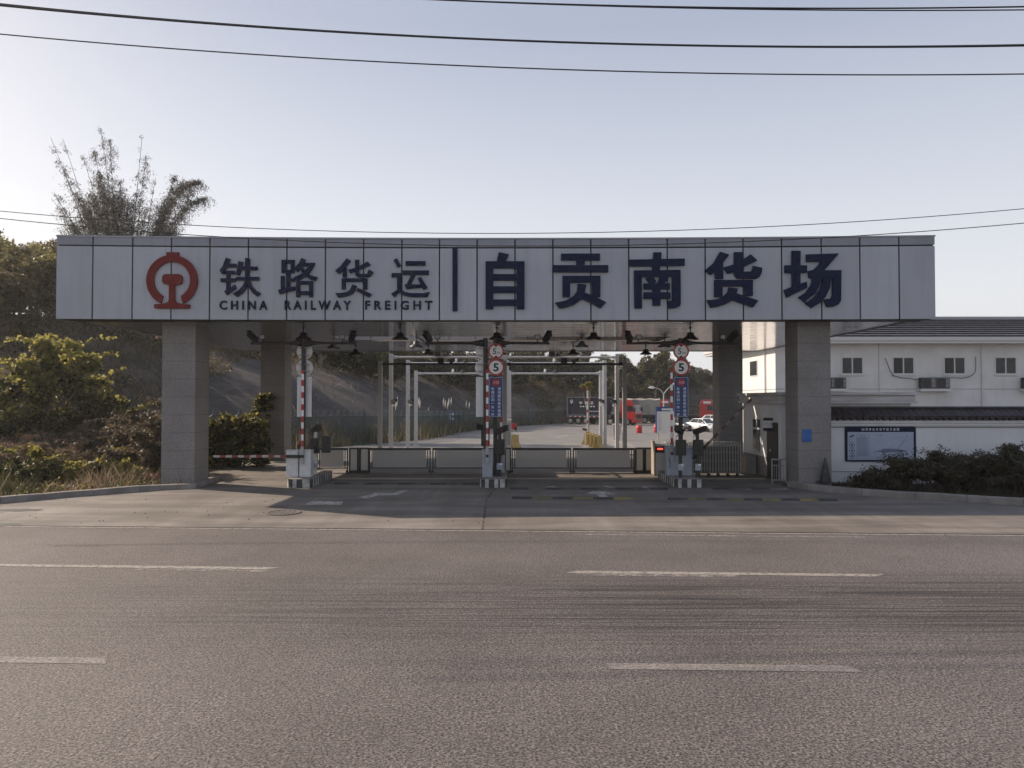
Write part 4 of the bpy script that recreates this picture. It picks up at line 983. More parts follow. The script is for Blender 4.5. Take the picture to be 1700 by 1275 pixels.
# ------------------------------------------------------------------ GREEN MESH FENCE round the yard
def walk(pts, step):
    out = []; carry = 0
    for a, c in zip(pts, pts[1:]):
        L_ = (c-a).length; d = carry
        while d < L_: out.append(a+(c-a)*(d/L_)); d += step
        carry = d-L_
    return out
def meshmat():
    m = bpy.data.materials.new('green_wire_mesh'); m.use_nodes = True; n, l, b = nodes(m)
    b.inputs['Base Color'].default_value = (.02,.055,.042,1); b.inputs['Roughness'].default_value = .6
    tr_ = n.new('ShaderNodeBsdfTransparent'); mx = n.new('ShaderNodeMixShader'); mx.inputs[0].default_value = .27
    l.new(tr_.outputs[0], mx.inputs[1]); l.new(b.outputs[0], mx.inputs[2]); l.new(mx.outputs[0], n['Material Output'].inputs[0]); return m
fz = lambda p: zg(p.y)
t = thing('mesh_fence', (-8, 60, zg(60)), 'green wire mesh fence with barbed coil curving round the yard below the slope', 'fence')
HF = 1.95
line = walk(fence_pts, 1.0); b = MB()
b.grid([[Vector((p.x, p.y, fz(p)+.05)) for p in line], [Vector((p.x, p.y, fz(p)+HF)) for p in line]]); b.build('wire_mesh', meshmat(), t)
b = MB(); b.tube([Vector((p.x, p.y, fz(p)+HF)) for p in line], .025, 6); b.tube([Vector((p.x, p.y, fz(p)+.08)) for p in line], .02, 6); b.build('rails', M['green_mesh'], t)
for p in walk(fence_pts, 2.6):
    b = MB(); b.tube([(p.x, p.y, fz(p)-.05), (p.x, p.y, fz(p)+HF+.45)], .05, 6); b.build('post', M['green_mesh'], t)
b = MB(); pts = []; cl_ = walk(fence_pts, .06)
for i, p in enumerate(cl_):
    a = i*.55; pts.append(Vector((p.x+.15*math.cos(a), p.y, fz(p)+HF+.2+.19*math.sin(a))))
b.tube(pts, .006, 3, cap=False); b.build('barbed_coil', M['galv'], t)
p = at(739, 692, 83.0); t = thing('fence_sign', p, 'small blue sign with white marks fixed on the green fence', 'sign')
Mx = Matrix.Translation((p.x+.75, p.y, p.z)) @ Matrix.Rotation(R(25), 4, 'Z')
b = MB(); b.box(-.5, .5, -.03, .0, -.65, .65, M=Mx); b.build('sign_plate', M['blue_sign'], t)
b = MB(); b.box(-.35, -.15, -.036, -.031, -.4, .4, M=Mx); b.box(.0, .35, -.036, -.031, .15, .4, M=Mx); b.box(.0, .35, -.036, -.031, -.35, -.1, M=Mx); b.build('sign_marks', M['white_paint'], t)

# ------------------------------------------------------------------ VEHICLES in the yard
def wheel(t, x, y, r_, w_=.26):
    b = MB(); b.lathe([(r_*.6,-w_/2),(r_*.93,-w_/2),(r_,-w_/2+.04),(r_,w_/2-.04),(r_*.93,w_/2),(r_*.6,w_/2)], (x, y, r_), 20, axis='Y'); ty = b.build('wheel', M['tyre'], t, smooth=False)
    s = -1 if y < 0 else 1
    b = MB(); b.lathe([(0,-.03),(r_*.2,-.05),(r_*.45,-.02),(r_*.62,-.03),(r_*.62,.02)] , (x, y+s*(w_/2-.005), r_), 16, axis='Y', cap=False); b.build('rim', M['rim'], ty)
def cab(t, m, high=True):
    """cab-over truck cab, front at +X = 0, in local coordinates"""
    zr = 3.55 if high else 3.0
    b = MB(); b.prism([(-2.2,.95),(0,.75),(.02,1.6),(-.06,1.9),(-.28,2.85),(-.55,zr),(-1.9,zr),(-2.2,2.9)], -1.22, 1.22, 'Y'); body = b.build('cab_body', m, t, bevel=.06)
    b = MB(); b.add([(.0,-1.08,1.83),(.0,1.08,1.83),(-.235,1.04,2.72),(-.235,-1.04,2.72)], [(0,1,2,3)]); b.v = [(v[0]+.02, v[1], v[2]) for v in b.v]; b.build('windscreen', M['glass'], t)
    b = MB(); b.prism([(-.24,2.87),(-.52,zr-.06),(-.5,zr-.05),(-.2,2.88)], -1.0, 1.0, 'Y'); b.build('sun_visor', M['black'], t)
    for s in (-1, 1):
        b = MB(); b.prism([(-.15,1.95),(-.35,2.7),(-1.15,2.7),(-1.15,1.95)], s*1.222, s*1.23, 'Y'); b.build('side_window', M['glass'], t)
        b = MB(); b.box(-.08, .08, s*1.28-.1, s*1.28+.1, 1.9, 2.5); b.build('mirror', M['black'], t)
        b = MB(); b.box(.001, .06, s*.95-.2, s*.95+.2, .8, 1.05); b.build('headlight', M['lamp_glass'], t, bevel=.02)
    b = MB(); b.box(.022, .06, -.75, .75, .95, 1.5); b.build('grille', M['black'], t)
    b = MB(); b.box(-.5, .08, -1.2, 1.2, .35, .74); b.build('bumper', m, t, bevel=.05)
    b = MB(); b.box(.0, .03, -.3, .3, 1.62, 1.7); b.build('badge', M['galv'], t)
    wheel(t, -1.25, -1.0, .52); wheel(t, -1.25, 1.0, .52)
    return body
def place(t, px, py, yaw):
    p = gp(px, py); t.location = p; t.rotation_euler = (0, 0, R(yaw))
# container lorry; local +X is forward, origin at the cab front
t = thing('container_truck', (0,0,0), 'red lorry with a high cab carrying a dark blue ribbed container', 'truck')
cab(t, M['truck_red'])
b = MB(); b.box(-10.7, -.6, -.45, .45, .75, 1.0); b.box(-10.7, -3.6, -1.2, 1.2, 1.0, 1.25); b.build('chassis', M['chassis'], t)
b = MB(); b.lathe([(.0,-.6),(.42,-.6),(.42,.6),(0,.6)], (-2.95,-1.0,1.5), 16, axis='X'); b.build('fuel_tank', M['chassis'], t)
b = MB(); x0, x1 = -10.6, -4.5; z0, z1 = 1.27, 3.95
b.box(x0+.05, x1-.05, -1.15, 1.15, z0+.05, z1-.05)
for k in range(22):
    u = x0+.15+(x1-x0-.3)*k/22
    for s in (-1, 1): b.prism([(u, s*1.152), (u+.05, s*1.2), (u+.14, s*1.2), (u+.19, s*1.152)], z0+.13, z1-.13, 'Z')
for k in range(8):
    u = -1.1+2.2*k/8; b.prism([(x1-.048, u), (x1, u+.05), (x1, u+.16), (x1-.048, u+.2)], z0+.13, z1-.13, 'Z')
ct = b.build('container', M['container'], t)
b = MB()
for z in (z0, z1-.12):
    for s in (-1, 1): b.box(x0, x1, s*1.22-.04, s*1.22+.04, z, z+.12)
    for u in (x0, x1-.08): b.box(u, u+.08, -1.175, 1.175, z, z+.12)
for u in (x0, x1-.12):
    for s in (-1, 1): b.box(u, u+.12, s*1.22-.05, s*1.22+.05, z0+.121, z1-.121)
b.build('container_frame', M['container_edge'] if 'container_edge' in M else mat('container_edge', (.14,.15,.18), .5), ct)
b = MB(); text(b, '中', -8.4, 3.1, .45, .42, -1.21, off=.02); text(b, '利', -7.5, 3.1, .45, .42, -1.21, off=.02); text(b, '达', -6.6, 3.1, .45, .42, -1.21, off=.02)
for k in range(6): b.box(-8.5+k*.42, -8.25+k*.42, -1.214, -1.21, 2.5, 2.65)
for k in range(9): b.box(-7.3+k*.28, -7.12+k*.28, -1.214, -1.21, 1.85, 1.95)
b.lathe([(.17,0),(.25,0)], (-9.9, -1.213, 3.3), 20, axis='Y', cap=False); b.box(-9.96, -9.84, -1.214, -1.21, 3.0, 3.3)
b.build('container_lettering', M['white_paint'], ct)
b = MB()
for k in range(17): b.box(-10.6+k*.38, -10.6+k*.38+.36, -1.215, -1.203, 1.05, 1.2, k % 2)
b.build('reflector_strip', [M['red_paint'], M['white_paint']], t)
for x_ in (-10.1, -8.85, -7.6, -5.0, -3.75):
    for s in (-1, 1): wheel(t, x_, s*1.02, .5)
place(t, 1060, 706, -33); truck_a = t
# tarpaulin lorry behind
t = thing('tarpaulin_truck', (0,0,0), 'flatbed lorry covered with a grey tarpaulin behind the red container lorry', 'truck')
cab(t, M['car_dark'], False)
b = MB(); b.box(-11, -.6, -.45, .45, .75, 1.0); b.box(-11, -2.5, -1.22, 1.22, 1.0, 1.35); b.build('chassis', M['chassis'], t)
b = MB(); P = []
for i in range(30):
    u = -10.9+8.2*i/29
    P.append([(u, -1.26+.05*math.sin(i*1.7), 1.3), (u, -1.25+.07*math.sin(i*1.3), 2.4), (u, -1.15, 3.55+.08*math.sin(i*.9)), (u, 0, 3.72+.05*math.sin(i*1.1)), (u, 1.15, 3.55+.08*math.sin(i*.7)), (u, 1.25, 2.4), (u, 1.26, 1.3)])
b.grid(P); b.f += [tuple(range(7)), tuple(29*7+k for k in range(7))[::-1]]; b.m += [0, 0]; b.build('tarpaulin', M['tarp'], t)
b = MB(); b.box(-2.2, -.3, -1.24, -1.222, 1.55, 1.85); b.build('yellow_stripe', M['yellow_paint'], t)
for x_ in (-10, -8.7, -5.0):
    for s in (-1, 1): wheel(t, x_, s*1.02, .5)
place(t, 1126, 703, -8)
# red flat trailers right of the board
def flat_truck(label):
    t = thing('flatbed_truck', (0,0,0), label, 'truck', 'red cab lorries on the right of the yard')
    cab(t, M['truck_red'])
    b = MB(); b.box(-10, -.6, -.45, .45, .75, 1.0); b.box(-10, -2.6, -1.2, 1.2, 1.0, 1.3); b.build('chassis', M['chassis'], t)
    b = MB(); text(b, '物流', -1.2, 3.15, 1.1, .3, -1.222); b.box(-1.7, -.6, -1.227, -1.222, 2.98, 3.32, 1); b.build('cab_banner', [M['red_paint'], M['white_paint']], t)
    for x_ in (-9.2, -8, -4.2):
        for s in (-1, 1): wheel(t, x_, s*1.02, .5)
    return t
f1 = flat_truck('red cab lorry with an empty flatbed half hidden by the right column'); place(f1, 1188, 703, -18)
f2 = copy_tree(f1); f2['label'] = 'red cab lorry seen above the notice board beside the blue board sign'; place(f2, 1119, 698, -30)
def car(m, label, grp='cars parked in the yard'):
    t = thing('parked_car', (0,0,0), label, 'car', grp)
    secs = [(-2.25,.62,.78,.82,.45),(-2.1,.78,.9,.98,.3),(-1.5,.84,.9,1.02,.2),(0,.86,.92,.98,.2),(1.3,.84,.88,.92,.2),(2.0,.78,.8,.78,.28),(2.28,.58,.6,.62,.4)]
    P = []
    for x_, hw, hw2, zt, zb in secs:
        P.append([(x_, -hw*.9, zb), (x_, -hw2, zb+.15), (x_, -hw2*.98, zt-.2), (x_, -hw*.9, zt), (x_, 0, zt+.03), (x_, hw*.9, zt), (x_, hw2*.98, zt-.2), (x_, hw2, zb+.15), (x_, hw*.9, zb)])
    b = MB(); b.grid(P); n_ = 9; b.f += [tuple(range(n_)), tuple(6*n_+k for k in range(n_))[::-1]]+[(i*n_, (i+1)*n_, (i+1)*n_+8, i*n_+8) for i in range(6)]; b.m += [0]*8
    body = b.build('car_body', m, t, smooth=True)
    b = MB(); b.prism([(-1.55,.97),(-.95,1.4),(.35,1.42),(.75,1.2),(1.2,.93)], -.7, .7, 'Y'); b.v = [(v[0], v[1]*(1 if v[2] < 1.1 else .84), v[2]) for v in b.v]; b.build('window_glass', M['glass'], t, bevel=.05)
    b = MB(); b.prism([(-1.0,1.405),(-.9,1.445),(.3,1.465),(.42,1.41)], -.585, .585, 'Y'); b.build('roof', m, t, bevel=.03)
    for s in (-1, 1):
        b = MB()
        for A, B in (((-1.6,.95,.715),(-.97,1.41,.6)), ((-.1,.95,.73),(-.12,1.43,.61)), ((1.22,.92,.715),(.38,1.42,.6))):
            b.tube([(A[0], s*A[2], A[1]), (B[0], s*B[2], B[1])], .035, 6)
        b.build('window_pillar', m, t)
        b = MB(); b.box(.75, .92, s*.92-.07, s*.92+.07, .95, 1.07); b.build('wing_mirror', m, t, bevel=.02)
        b = MB(); b.box(2.1, 2.24, s*.6-.17, s*.6+.17, .6, .74); b.build('headlight', M['lamp_glass'], t, bevel=.03)
        b = MB(); b.box(-2.24, -2.14, s*.6-.15, s*.6+.15, .68, .8); b.build('tail_light', M['red_paint'], t, bevel=.02)
    b = MB(); b.box(2.25, 2.31, -.42, .42, .48, .62); b.build('grille', M['black'], t)
    b = MB(); b.box(2.312, 2.325, -.22, .22, .4, .47); b.build('number_plate', M['blue_sign'], t)
    for x_ in (-1.35, 1.4):
        for s in (-1, 1): wheel(t, x_, s*.78, .32, .2)
    return t
c1 = car(M['car_white'], 'white saloon car parked just left of the rear right column'); place(c1, 1168, 716.5, -62)
c2 = car(M['car_dark'], 'dark grey car parked behind the blue board pole'); place(c2, 1131, 715, -66)
c3 = copy_tree(c1); c3['label'] = 'second white car mostly hidden behind the rear right column'; place(c3, 1186, 706.5, -55)

# ------------------------------------------------------------------ BUILDINGS on the right
YH = 48.0
hx0 = px_x(1288, YH); hx1 = 72.0; hy1 = 61.5; ze = 6.42
house = thing('office_building', (30, 56, 0), 'white two storey office building with a dark tiled hip roof behind the boundary wall', 'building')
zb_ = -.8
b = MB(); b.box(hx0, hx1, YH, hy1, zb_, ze); b.build('wall', M['cream_wall'], house)
b = MB(); zl = at(0, 645.5, YH).z; b.box(hx0-.02, hx1, YH-.02, YH-.001, zl-.03, zl+.0); b.box(hx0-.02, hx0-.001, YH, hy1, zl-.03, zl); b.build('wall_groove', M['dado'], house)
ov = .85; b = MB()
b.box(hx0-ov, hx1+ov, YH-ov, hy1+ov, ze+.002, ze+.16); b.box(hx0-ov-.08, hx1+ov+.08, YH-ov-.08, hy1+ov+.08, ze+.162, ze+.42); b.build('eave', M['frame_white'], house, bevel=.02)
b = MB(); nrow = 9; rise = at(0, 532, YH+7.2).z-(ze+.42); run = 8.2
X0, X1, Y0, Y1 = hx0-ov-.15, hx1+ov+.15, YH-ov-.15, hy1+ov+.15
run = (Y1-Y0)/2-.1
for k in range(nrow):
    i0, i1 = run*k/nrow, run*(k+1)/nrow; za, zb2 = ze+.43+rise*k/nrow+.11, ze+.43+rise*(k+1)/nrow
    o_ = [(X0+i0,Y0+i0),(X1-i0,Y0+i0),(X1-i0,Y1-i0),(X0+i0,Y1-i0)]; n_ = [(X0+i1,Y0+i1),(X1-i1,Y0+i1),(X1-i1,Y1-i1),(X0+i1,Y1-i1)]
    e2 = .14; u_ = [(X0+i0+e2,Y0+i0+e2),(X1-i0-e2,Y0+i0+e2),(X1-i0-e2,Y1-i0-e2),(X0+i0+e2,Y1-i0-e2)]
    vs = [(*p, za-.12) for p in u_]+[(*p, za) for p in o_]+[(*p, zb2) for p in n_]
    b.add(vs, [(j, (j+1) % 4, (j+1) % 4+4, j+4) for j in range(4)]+[(j+4, (j+1) % 4+4, (j+1) % 4+8, j+8) for j in range(4)])
b.build('roof_tiles', M['roof'], house, recalc=False)
b = MB(); zt = ze+.43+rise; ym = (Y0+Y1)/2
b.tube([(X0+run, ym, zt+.02), (X1-run, ym, zt+.02)], .22, 8); b.build('ridge_cap', M['ridge'] if 'ridge' in M else mat('ridge_grey', (.24,.24,.25), .6), house)
for k, pc in enumerate((1330, 1415.5, 1500.5, 1585.5, 1670.5, 1756, 1841)):
    Xc = px_x(pc, YH); hw = 18.5/(F/YH); z0, z1 = at(0, 621.5, YH).z, at(0, 592.5, YH).z
    b = MB(); b.box(Xc-hw, Xc+hw, YH-.03, YH-.002, z0, z1); wn = b.build('window', M['frame_white'], house)
    cur = [0, 1, 0, 0, 1, 1, 0][k]
    for s in (-1, 1):
        dark = (k in (2, 3) and s < 0)
        b = MB(); a0, a1 = (Xc-hw+.09, Xc-.05) if s < 0 else (Xc+.05, Xc+hw-.09)
        b.box(a0, a1, YH-.042, YH-.032, z0+.07, z1-.07); b.build('pane', M['black'] if dark else M['curtain'], wn)
    b = MB(); b.box(Xc-hw-.08, Xc+hw+.08, YH-.08, YH-.002, z0-.08, z0-.002); b.build('sill', M['cream_wall'], wn)
    # lower storey
    b = MB(); b.box(Xc-hw, Xc+hw, YH-.03, YH-.002, .9, 2.1); wn = b.build('window', M['frame_white'], house)
    b = MB(); b.box(Xc-hw+.07, Xc+hw-.07, YH-.042, YH-.032, .97, 2.03); b.build('pane', M['curtain'], wn)
for py0, (yy0, yy1) in ((0, (51.5, 53.1)), (0, (57.6, 59.2))):
    z0, z1 = at(0, 621.5, YH).z, at(0, 592.5, YH).z
    b = MB(); b.box(hx0-.03, hx0-.002, yy0, yy1, z0, z1); wn = b.build('window', M['frame_white'], house)
    b = MB(); b.box(hx0-.042, hx0-.032, yy0+.07, yy1-.07, z0+.07, z1-.07); b.build('pane', M['curtain'], wn)
for pc in (1460.5, 1630.5, 1800):
    Xc = px_x(pc, YH); b = MB(); b.tube([(Xc, YH-.045, zb_), (Xc, YH-.045, ze)], .035, 8); b.build('downpipe', M['cream_wall'], house)
b = MB(); b.tube([(hx0-.07, 49.8, zb_), (hx0-.07, 49.8, ze)], .05, 8); b.build('downpipe', M['frame_white'], house)
def ac(px0, px1, label, fans):
    X0, X1 = px_x(px0, YH), px_x(px1, YH); z0, z1 = at(0, 646, YH).z, at(0, 627, YH).z
    t = thing('air_conditioner', ((X0+X1)/2, YH-.3, z0), label, 'air conditioner', 'air conditioners on the office wall')
    b = MB(); b.box(X0, X1, YH-.42, YH-.08, z0+.03, z1); b.build('casing', M['ac'], t, bevel=.02)
    w_ = (X1-X0)/fans
    for k in range(fans):
        c = X0+w_*(k+.42)
        b = MB(); b.lathe([(.0,-.01),(.26,-.01),(.27,0)], (c, YH-.425, (z0+z1)/2), 20, axis='Y', cap=False); b.build('fan', M['black'], t)
        b = MB()
        for q in range(7): b.box(c+.26, X0+w_*(k+1)-.03, YH-.428, YH-.421, z0+.12+q*.085, z0+.16+q*.085)
        b.build('vent_slats', M['alu_side'], t)
    b = MB(); b.box(X0-.08, X1+.08, YH-.5, YH-.022, z0-.14, z0+.02); b.build('bracket_shelf', M['frame_white'], t)
ac(1362, 1401, 'air conditioner partly hidden behind the right column', 2)
ac(1524.5, 1572, 'double fan air conditioner between two upper windows', 2)
ac(1694, 1742, 'air conditioner cut off at the right edge of the picture', 2)
def hcable(pts, label):
    b = MB(); pp = [at(x_, y_, YH-.12) for x_, y_ in pts]
    b.tube(pp, .022, 5); tag(b.build('hose', M['cable'], smooth=True), label, 'hose', 'air conditioner hoses on the office wall')
hcable([(1469.5,594.5),(1473,603),(1478,616),(1484,624),(1494,627),(1508,628),(1524,630)], 'black hose running from the wall down to the left of the double air conditioner')
hcable([(1620,592),(1620,612),(1618,620),(1610,625.5),(1598,628),(1580,627),(1571,627)], 'black hose running from the wall down to the right of the double air conditioner')
# boundary wall
YW = 25.55; wx0 = px_x(1380, YW)-.6; wx1 = 62.0; zc0 = at(0, 694, YW).z; zt = at(0, 677.5, YW).z
wall = thing('boundary_wall', (20, YW, 0), 'white boundary wall with a scalloped brown tile coping', 'wall')
b = MB(); b.box(wx0, wx1, YW, YW+.24, -.1, zc0); b.build('wall_body', M['white_wall'], wall)
b = MB(); zz = at(0, 700, YW).z; b.box(wx0, wx1, YW-.09, YW-.001, zz-.05, zz+.04); zz = at(0, 706, YW).z; b.box(wx0, wx1, YW-.06, YW-.001, zz-.01, zz+.06); b.build('moulding', M['white_wall'], wall)
b = MB(); zz = at(0, 783, YW).z; b.box(wx0, wx1, YW-.012, YW-.001, zz-.012, zz+.012); zq = at(0, 709, YW).z; b.box(wx0, wx1, YW-.03, YW-.001, zq-.02, zq+.012); b.build('groove', M['dado'], wall)
per = .228; P1, P2, P3, P4 = [], [], [], []
n_ = int((wx1-wx0)/per*6)
for i in range(n_+1):
    u = wx0+(wx1-wx0)*i/n_; w1 = abs(math.sin(math.pi*(u-wx0)/per))
    P1.append((u, YW-.20, zc0+.05-.13*w1)); P2.append((u, YW-.21, zc0+.075+.01*w1)); P3.append((u, YW+.12, zt-.03+.035*w1)); P4.append((u, YW+.44, zc0+.05))
b = MB(); b.grid([P1, P2, P3, P4]); b.grid([P1, [(p[0], YW+.44, p[2]) for p in P1]]); b.build('coping_tiles', M['coping'], wall, recalc=False)
b = MB(); b.tube([(wx0, YW+.12, zt), (wx1, YW+.12, zt)], .06, 8); b.build('coping_ridge', M['coping'], wall)
# site plan board on the wall
x0, x1 = px_x(1402, YW), px_x(1519, YW); z0, z1 = at(0, 766, YW).z, at(0, 708, YW).z; W_, H_ = x1-x0, z1-z0
t = thing('site_plan_board', ((x0+x1)/2, YW-.04, z0), 'blue framed site plan board with a white Chinese title on the white wall', 'sign board')
def uv(px, py): return (x0+W_*(px-148)/(1565-148), z1-H_*(py-97)/(797-97))
b = MB(); r_ = .05; P = []
for cx_, cz_, a0 in ((x1-r_, z0+r_, -90), (x1-r_, z1-r_, 0), (x0+r_, z1-r_, 90), (x0+r_, z0+r_, 180)):
    for k in range(5): a = R(a0+22.5*k); P.append((cx_+r_*math.cos(a), cz_+r_*math.sin(a)))
b.prism(P, YW-.05, YW-.002, 'Y'); b.build('board_frame', M['navy'], t)
def rect(b, px0, py0, px1, py1, y0=.054, y1=.0505, mi=0):
    a, c = uv(px0, py0); d, e = uv(px1, py1); b.box(a, d, YW-y0, YW-y1, e, c, mi)
b = MB(); rect(b, 193, 207, 1517, 765); sh = b.build('plan_sheet', M['board_blue'], t)
b = MB(); ttl = '自贡南站货场平面示意图'
for k, ch in enumerate(ttl):
    a, c = uv(505+k*70, 155); text(b, ch, a, c, .082, .09, YW-.05, off=.006)
b.build('title_text', M['white_paint'], t)
b = MB()
for k in range(26):
    u = 385
    while u < 600:
        l_ = random.uniform(15, 60); rect(b, u, 312+k*15, min(605, u+l_), 319+k*15, .0565, .0545); u += l_+random.uniform(3, 8)
rect(b, 440, 278, 558, 290, .0565, .0545)
for e in ((372,248,377,735),(632,248,637,735),(377,248,632,252),(377,731,632,735)): rect(b, *e, .0565, .0545)
pts = [(700,600),(860,570),(910,540),(1100,540),(1290,560),(1390,590),(1290,605),(900,615),(780,605)]
pp = [uv(*p) for p in pts]; b.add([(p[0], YW-.056, p[1]) for p in pp], [tuple(range(len(pp)))])
b.build('plan_print', M['board_pale'], sh)
b = MB()
for cy in (468, 578, 688):
    a, c = uv(280, cy); b.lathe([(.078,0),(.092,0)], (a, YW-.0565, c), 24, axis='Y', cap=False); b.box(a-.03, a+.03, YW-.0565, YW-.055, c-.03, c+.03)
for A, B in (((700,600),(760,660)),((890,660),(1010,595)),((1010,540),(1075,492)),((1130,650),(1345,355)),((1120,735),(1130,650)),((1130,655),(1400,560)),((1110,735),(1380,600))):
    p, q = uv(*A), uv(*B); b.tube([(p[0], YW-.056, p[1]), (q[0], YW-.056, q[1])], .004, 4)
p, q = uv(245, 305), uv(315, 272); b.tube([(p[0], YW-.058, p[1]), (q[0], YW-.058, q[1])], .024, 6)
rect(b, 820, 266, 880, 275, .0565, .0545); rect(b, 1373, 285, 1385, 307, .0565, .0545); rect(b, 755, 715, 800, 722, .0565, .0545)
for k in range(4): rect(b, 1035+k*66, 345-k*14, 1050+k*66, 353-k*14, .0565, .0545)
b.build('plan_symbols', M['board_line'], sh)
# guardhouse
gx0, gx1, gy0, gy1 = 9.42, px_x(1487, 27.0), 25.95, 30.2
gz = at(0, 662, 27.0).z
gh = thing('guardhouse', ((gx0+gx1)/2, 28, 0), 'small flat roofed guardhouse with a grey dado between column and boundary wall', 'guardhouse')
b = MB(); b.box(gx0, gx1, gy0, gy1, -.02, 2.7); b.build('wall', M['white_wall'], gh)
b = MB(); b.box(gx0-.012, gx0-.001, gy0-.0, gy1, 0, .72); b.build('dado', M['dado'], gh)
b = MB(); b.box(gx0-.16, gx1+.16, gy0-.16, gy1+.16, 2.702, 2.78); b.box(gx0-.1, gx1+.1, gy0-.1, gy1+.1, 2.782, 3.0); b.box(gx0-.2, gx1+.2, gy0-.2, gy1+.2, 3.002, 3.1); b.build('cornice', M['stained'] if 'stained' in M else mat('stained_cornice', (.4,.39,.39), .8, 0, (.55,.54,.54), 2, stretch=(.5,.5,4)), gh)
b = MB(); b.box(gx0-.03, gx0-.002, 28.0, 28.95, .78, 2.15); wn = b.build('window', M['frame_white'], gh)
b = MB(); b.box(gx0-.045, gx0-.031, 28.07, 28.42, .86, 1.7); b.box(gx0-.045, gx0-.031, 28.5, 28.88, .86, 1.7); b.box(gx0-.045, gx0-.031, 28.07, 28.42, 1.78, 2.08); b.box(gx0-.045, gx0-.031, 28.5, 28.88, 1.78, 2.08); b.build('pane', M['glass'], wn)
b = MB(); b.box(gx0-.03, gx0-.002, 26.25, 27.35, .0, 2.02); b.build('door', M['black'], gh)
b = MB(); b.box(gx0-.05, gx0-.031, 26.9, 27.0, .95, 1.05); b.build('door_handle', M['steel'], gh)
YS = 26.75; x0, x1 = px_x(1268, YS), px_x(1292, YS); z0, z1 = at(0, 715.5, YS).z, at(0, 693.5, YS).z; w3 = (z1-z0)/4
t = thing('guardhouse_sign', ((x0+x1)/2, YS, z0), 'black and white projecting guardhouse sign with three Chinese characters above the door', 'sign')
b = MB(); b.box(x0, x1, YS, YS+.06, z0, z0+w3*.95); b.box(x0, x1, YS, YS+.06, z1-w3*.9, z1); b.build('dark_band', M['black'], t)
b = MB(); b.box(x0+.005, x1-.005, YS+.005, YS+.055, z0+w3*.96, z1-w3*.91); b.build('white_panel', M['sign_back'], t)
b = MB()
for k, ch in enumerate('门卫室'): text(b, ch, x0+(x1-x0)*(.2+.3*k), (z0+z1)/2, .12, .13, YS+.005, off=.012)
b.build('sign_text', M['black'], t)
b = MB()
for z in (z0+.08, z1-.08): b.tube([(x1-.02, YS+.03, z), (gx0+.02, YS+.03, z)], .02, 6)
b.build('wall_bracket', M['galv'], t)
YR = 25.1; x0, x1 = px_x(1281, YR), px_x(1304, YR)
t = thing('railing', ((x0+x1)/2, YR, 0), 'short stainless steel railing beside the right front column', 'railing')
b = MB(); b.tube([(x0, YR, .82), (x1, YR, .82)], .028, 10); b.tube([(x0, YR, .62), (x1, YR, .62)], .016, 8); b.tube([(x0, YR, .12), (x1, YR, .12)], .016, 8); b.build('rails', M['steel'], t)
b = MB()
for k in range(7): u = x0+(x1-x0)*k/6; b.tube([(u, YR, .0 if k in (0, 6) else .12), (u, YR, .82 if k in (0, 6) else .62)], .02 if k in (0, 6) else .009, 8)
b.build('balusters', M['steel'], t)
x0, x1 = px_x(1236, 28.5), px_x(1256, 28.5); t = thing('storage_box', ((x0+x1)/2, 28.5, 0), 'low grey storage box against the guardhouse wall', 'box')
b = MB(); b.box(x0, x1-.05, 28.4, 29.0, 0, .68); b.build('box_body', M['dado'], t, bevel=.01)
b = MB(); b.box(x0-.02, x1-.03, 28.38, 29.02, .681, .71); b.build('box_lid', M['dado'], t, bevel=.005)

# ------------------------------------------------------------------ VEGETATION
rng = np.random.default_rng(5)
def leaf_mesh(name, cen, size, mats, aspect=.55, droop=None, jitter=.35, updir=.3, midx=None, normal=None):
    """one small diamond leaf per centre"""
    cen = np.asarray(cen, float); n_ = len(cen)
    nrm = rng.normal(size=(n_,3)); nrm[:,2] = np.abs(nrm[:,2])+updir
    if normal is not None: nrm = nrm*.6 + normal
    nrm /= np.linalg.norm(nrm, axis=1)[:,None]
    a = rng.normal(size=(n_,3))
    if droop is not None: a = a*.45 + np.asarray(droop)
    a -= (a*nrm).sum(1)[:,None]*nrm; a /= np.linalg.norm(a, axis=1)[:,None]+1e-9
    bb = np.cross(nrm, a)
    s = size*(1+jitter*rng.uniform(-1,1,n_))
    L_ = a*s[:,None]; Wd = bb*(s*aspect)[:,None]*.5; fold = nrm*(s*.12)[:,None]
    v = np.stack([cen-L_*.5, cen+Wd-fold*0+fold, cen+L_*.5, cen-Wd+fold], 1).reshape(-1,3)
    me = bpy.data.meshes.new(name); me.vertices.add(n_*4); me.vertices.foreach_set('co', v.ravel())
    me.loops.add(n_*4); me.loops.foreach_set('vertex_index', np.arange(n_*4)); me.polygons.add(n_)
    me.polygons.foreach_set('loop_start', np.arange(n_)*4); me.polygons.foreach_set('loop_total', np.full(n_, 4))
    for m in (mats if isinstance(mats, list) else [mats]): me.materials.append(m)
    if midx is not None: me.polygons.foreach_set('material_index', midx)
    me.update(); me.validate(); return me
def blobs(centres, n_, shell=.55):
    """points in a union of lumps (x,y,z,r), denser towards their outsides"""
    c = np.asarray(centres, float); wgt = c[:,3]**2; wgt /= wgt.sum()
    i = rng.choice(len(c), n_, p=wgt); d = rng.normal(size=(n_,3)); d /= np.linalg.norm(d, axis=1)[:,None]
    r_ = (shell+(1-shell)*rng.uniform(0,1,n_)**.7)*(1+.12*rng.normal(size=n_))
    return c[i,:3]+d*(c[i,3]*r_)[:,None]*np.array([1,1,.8])
def link(name, me, parent):
    o = bpy.data.objects.new(name, me); C.objects.link(o); o.parent = parent; return o
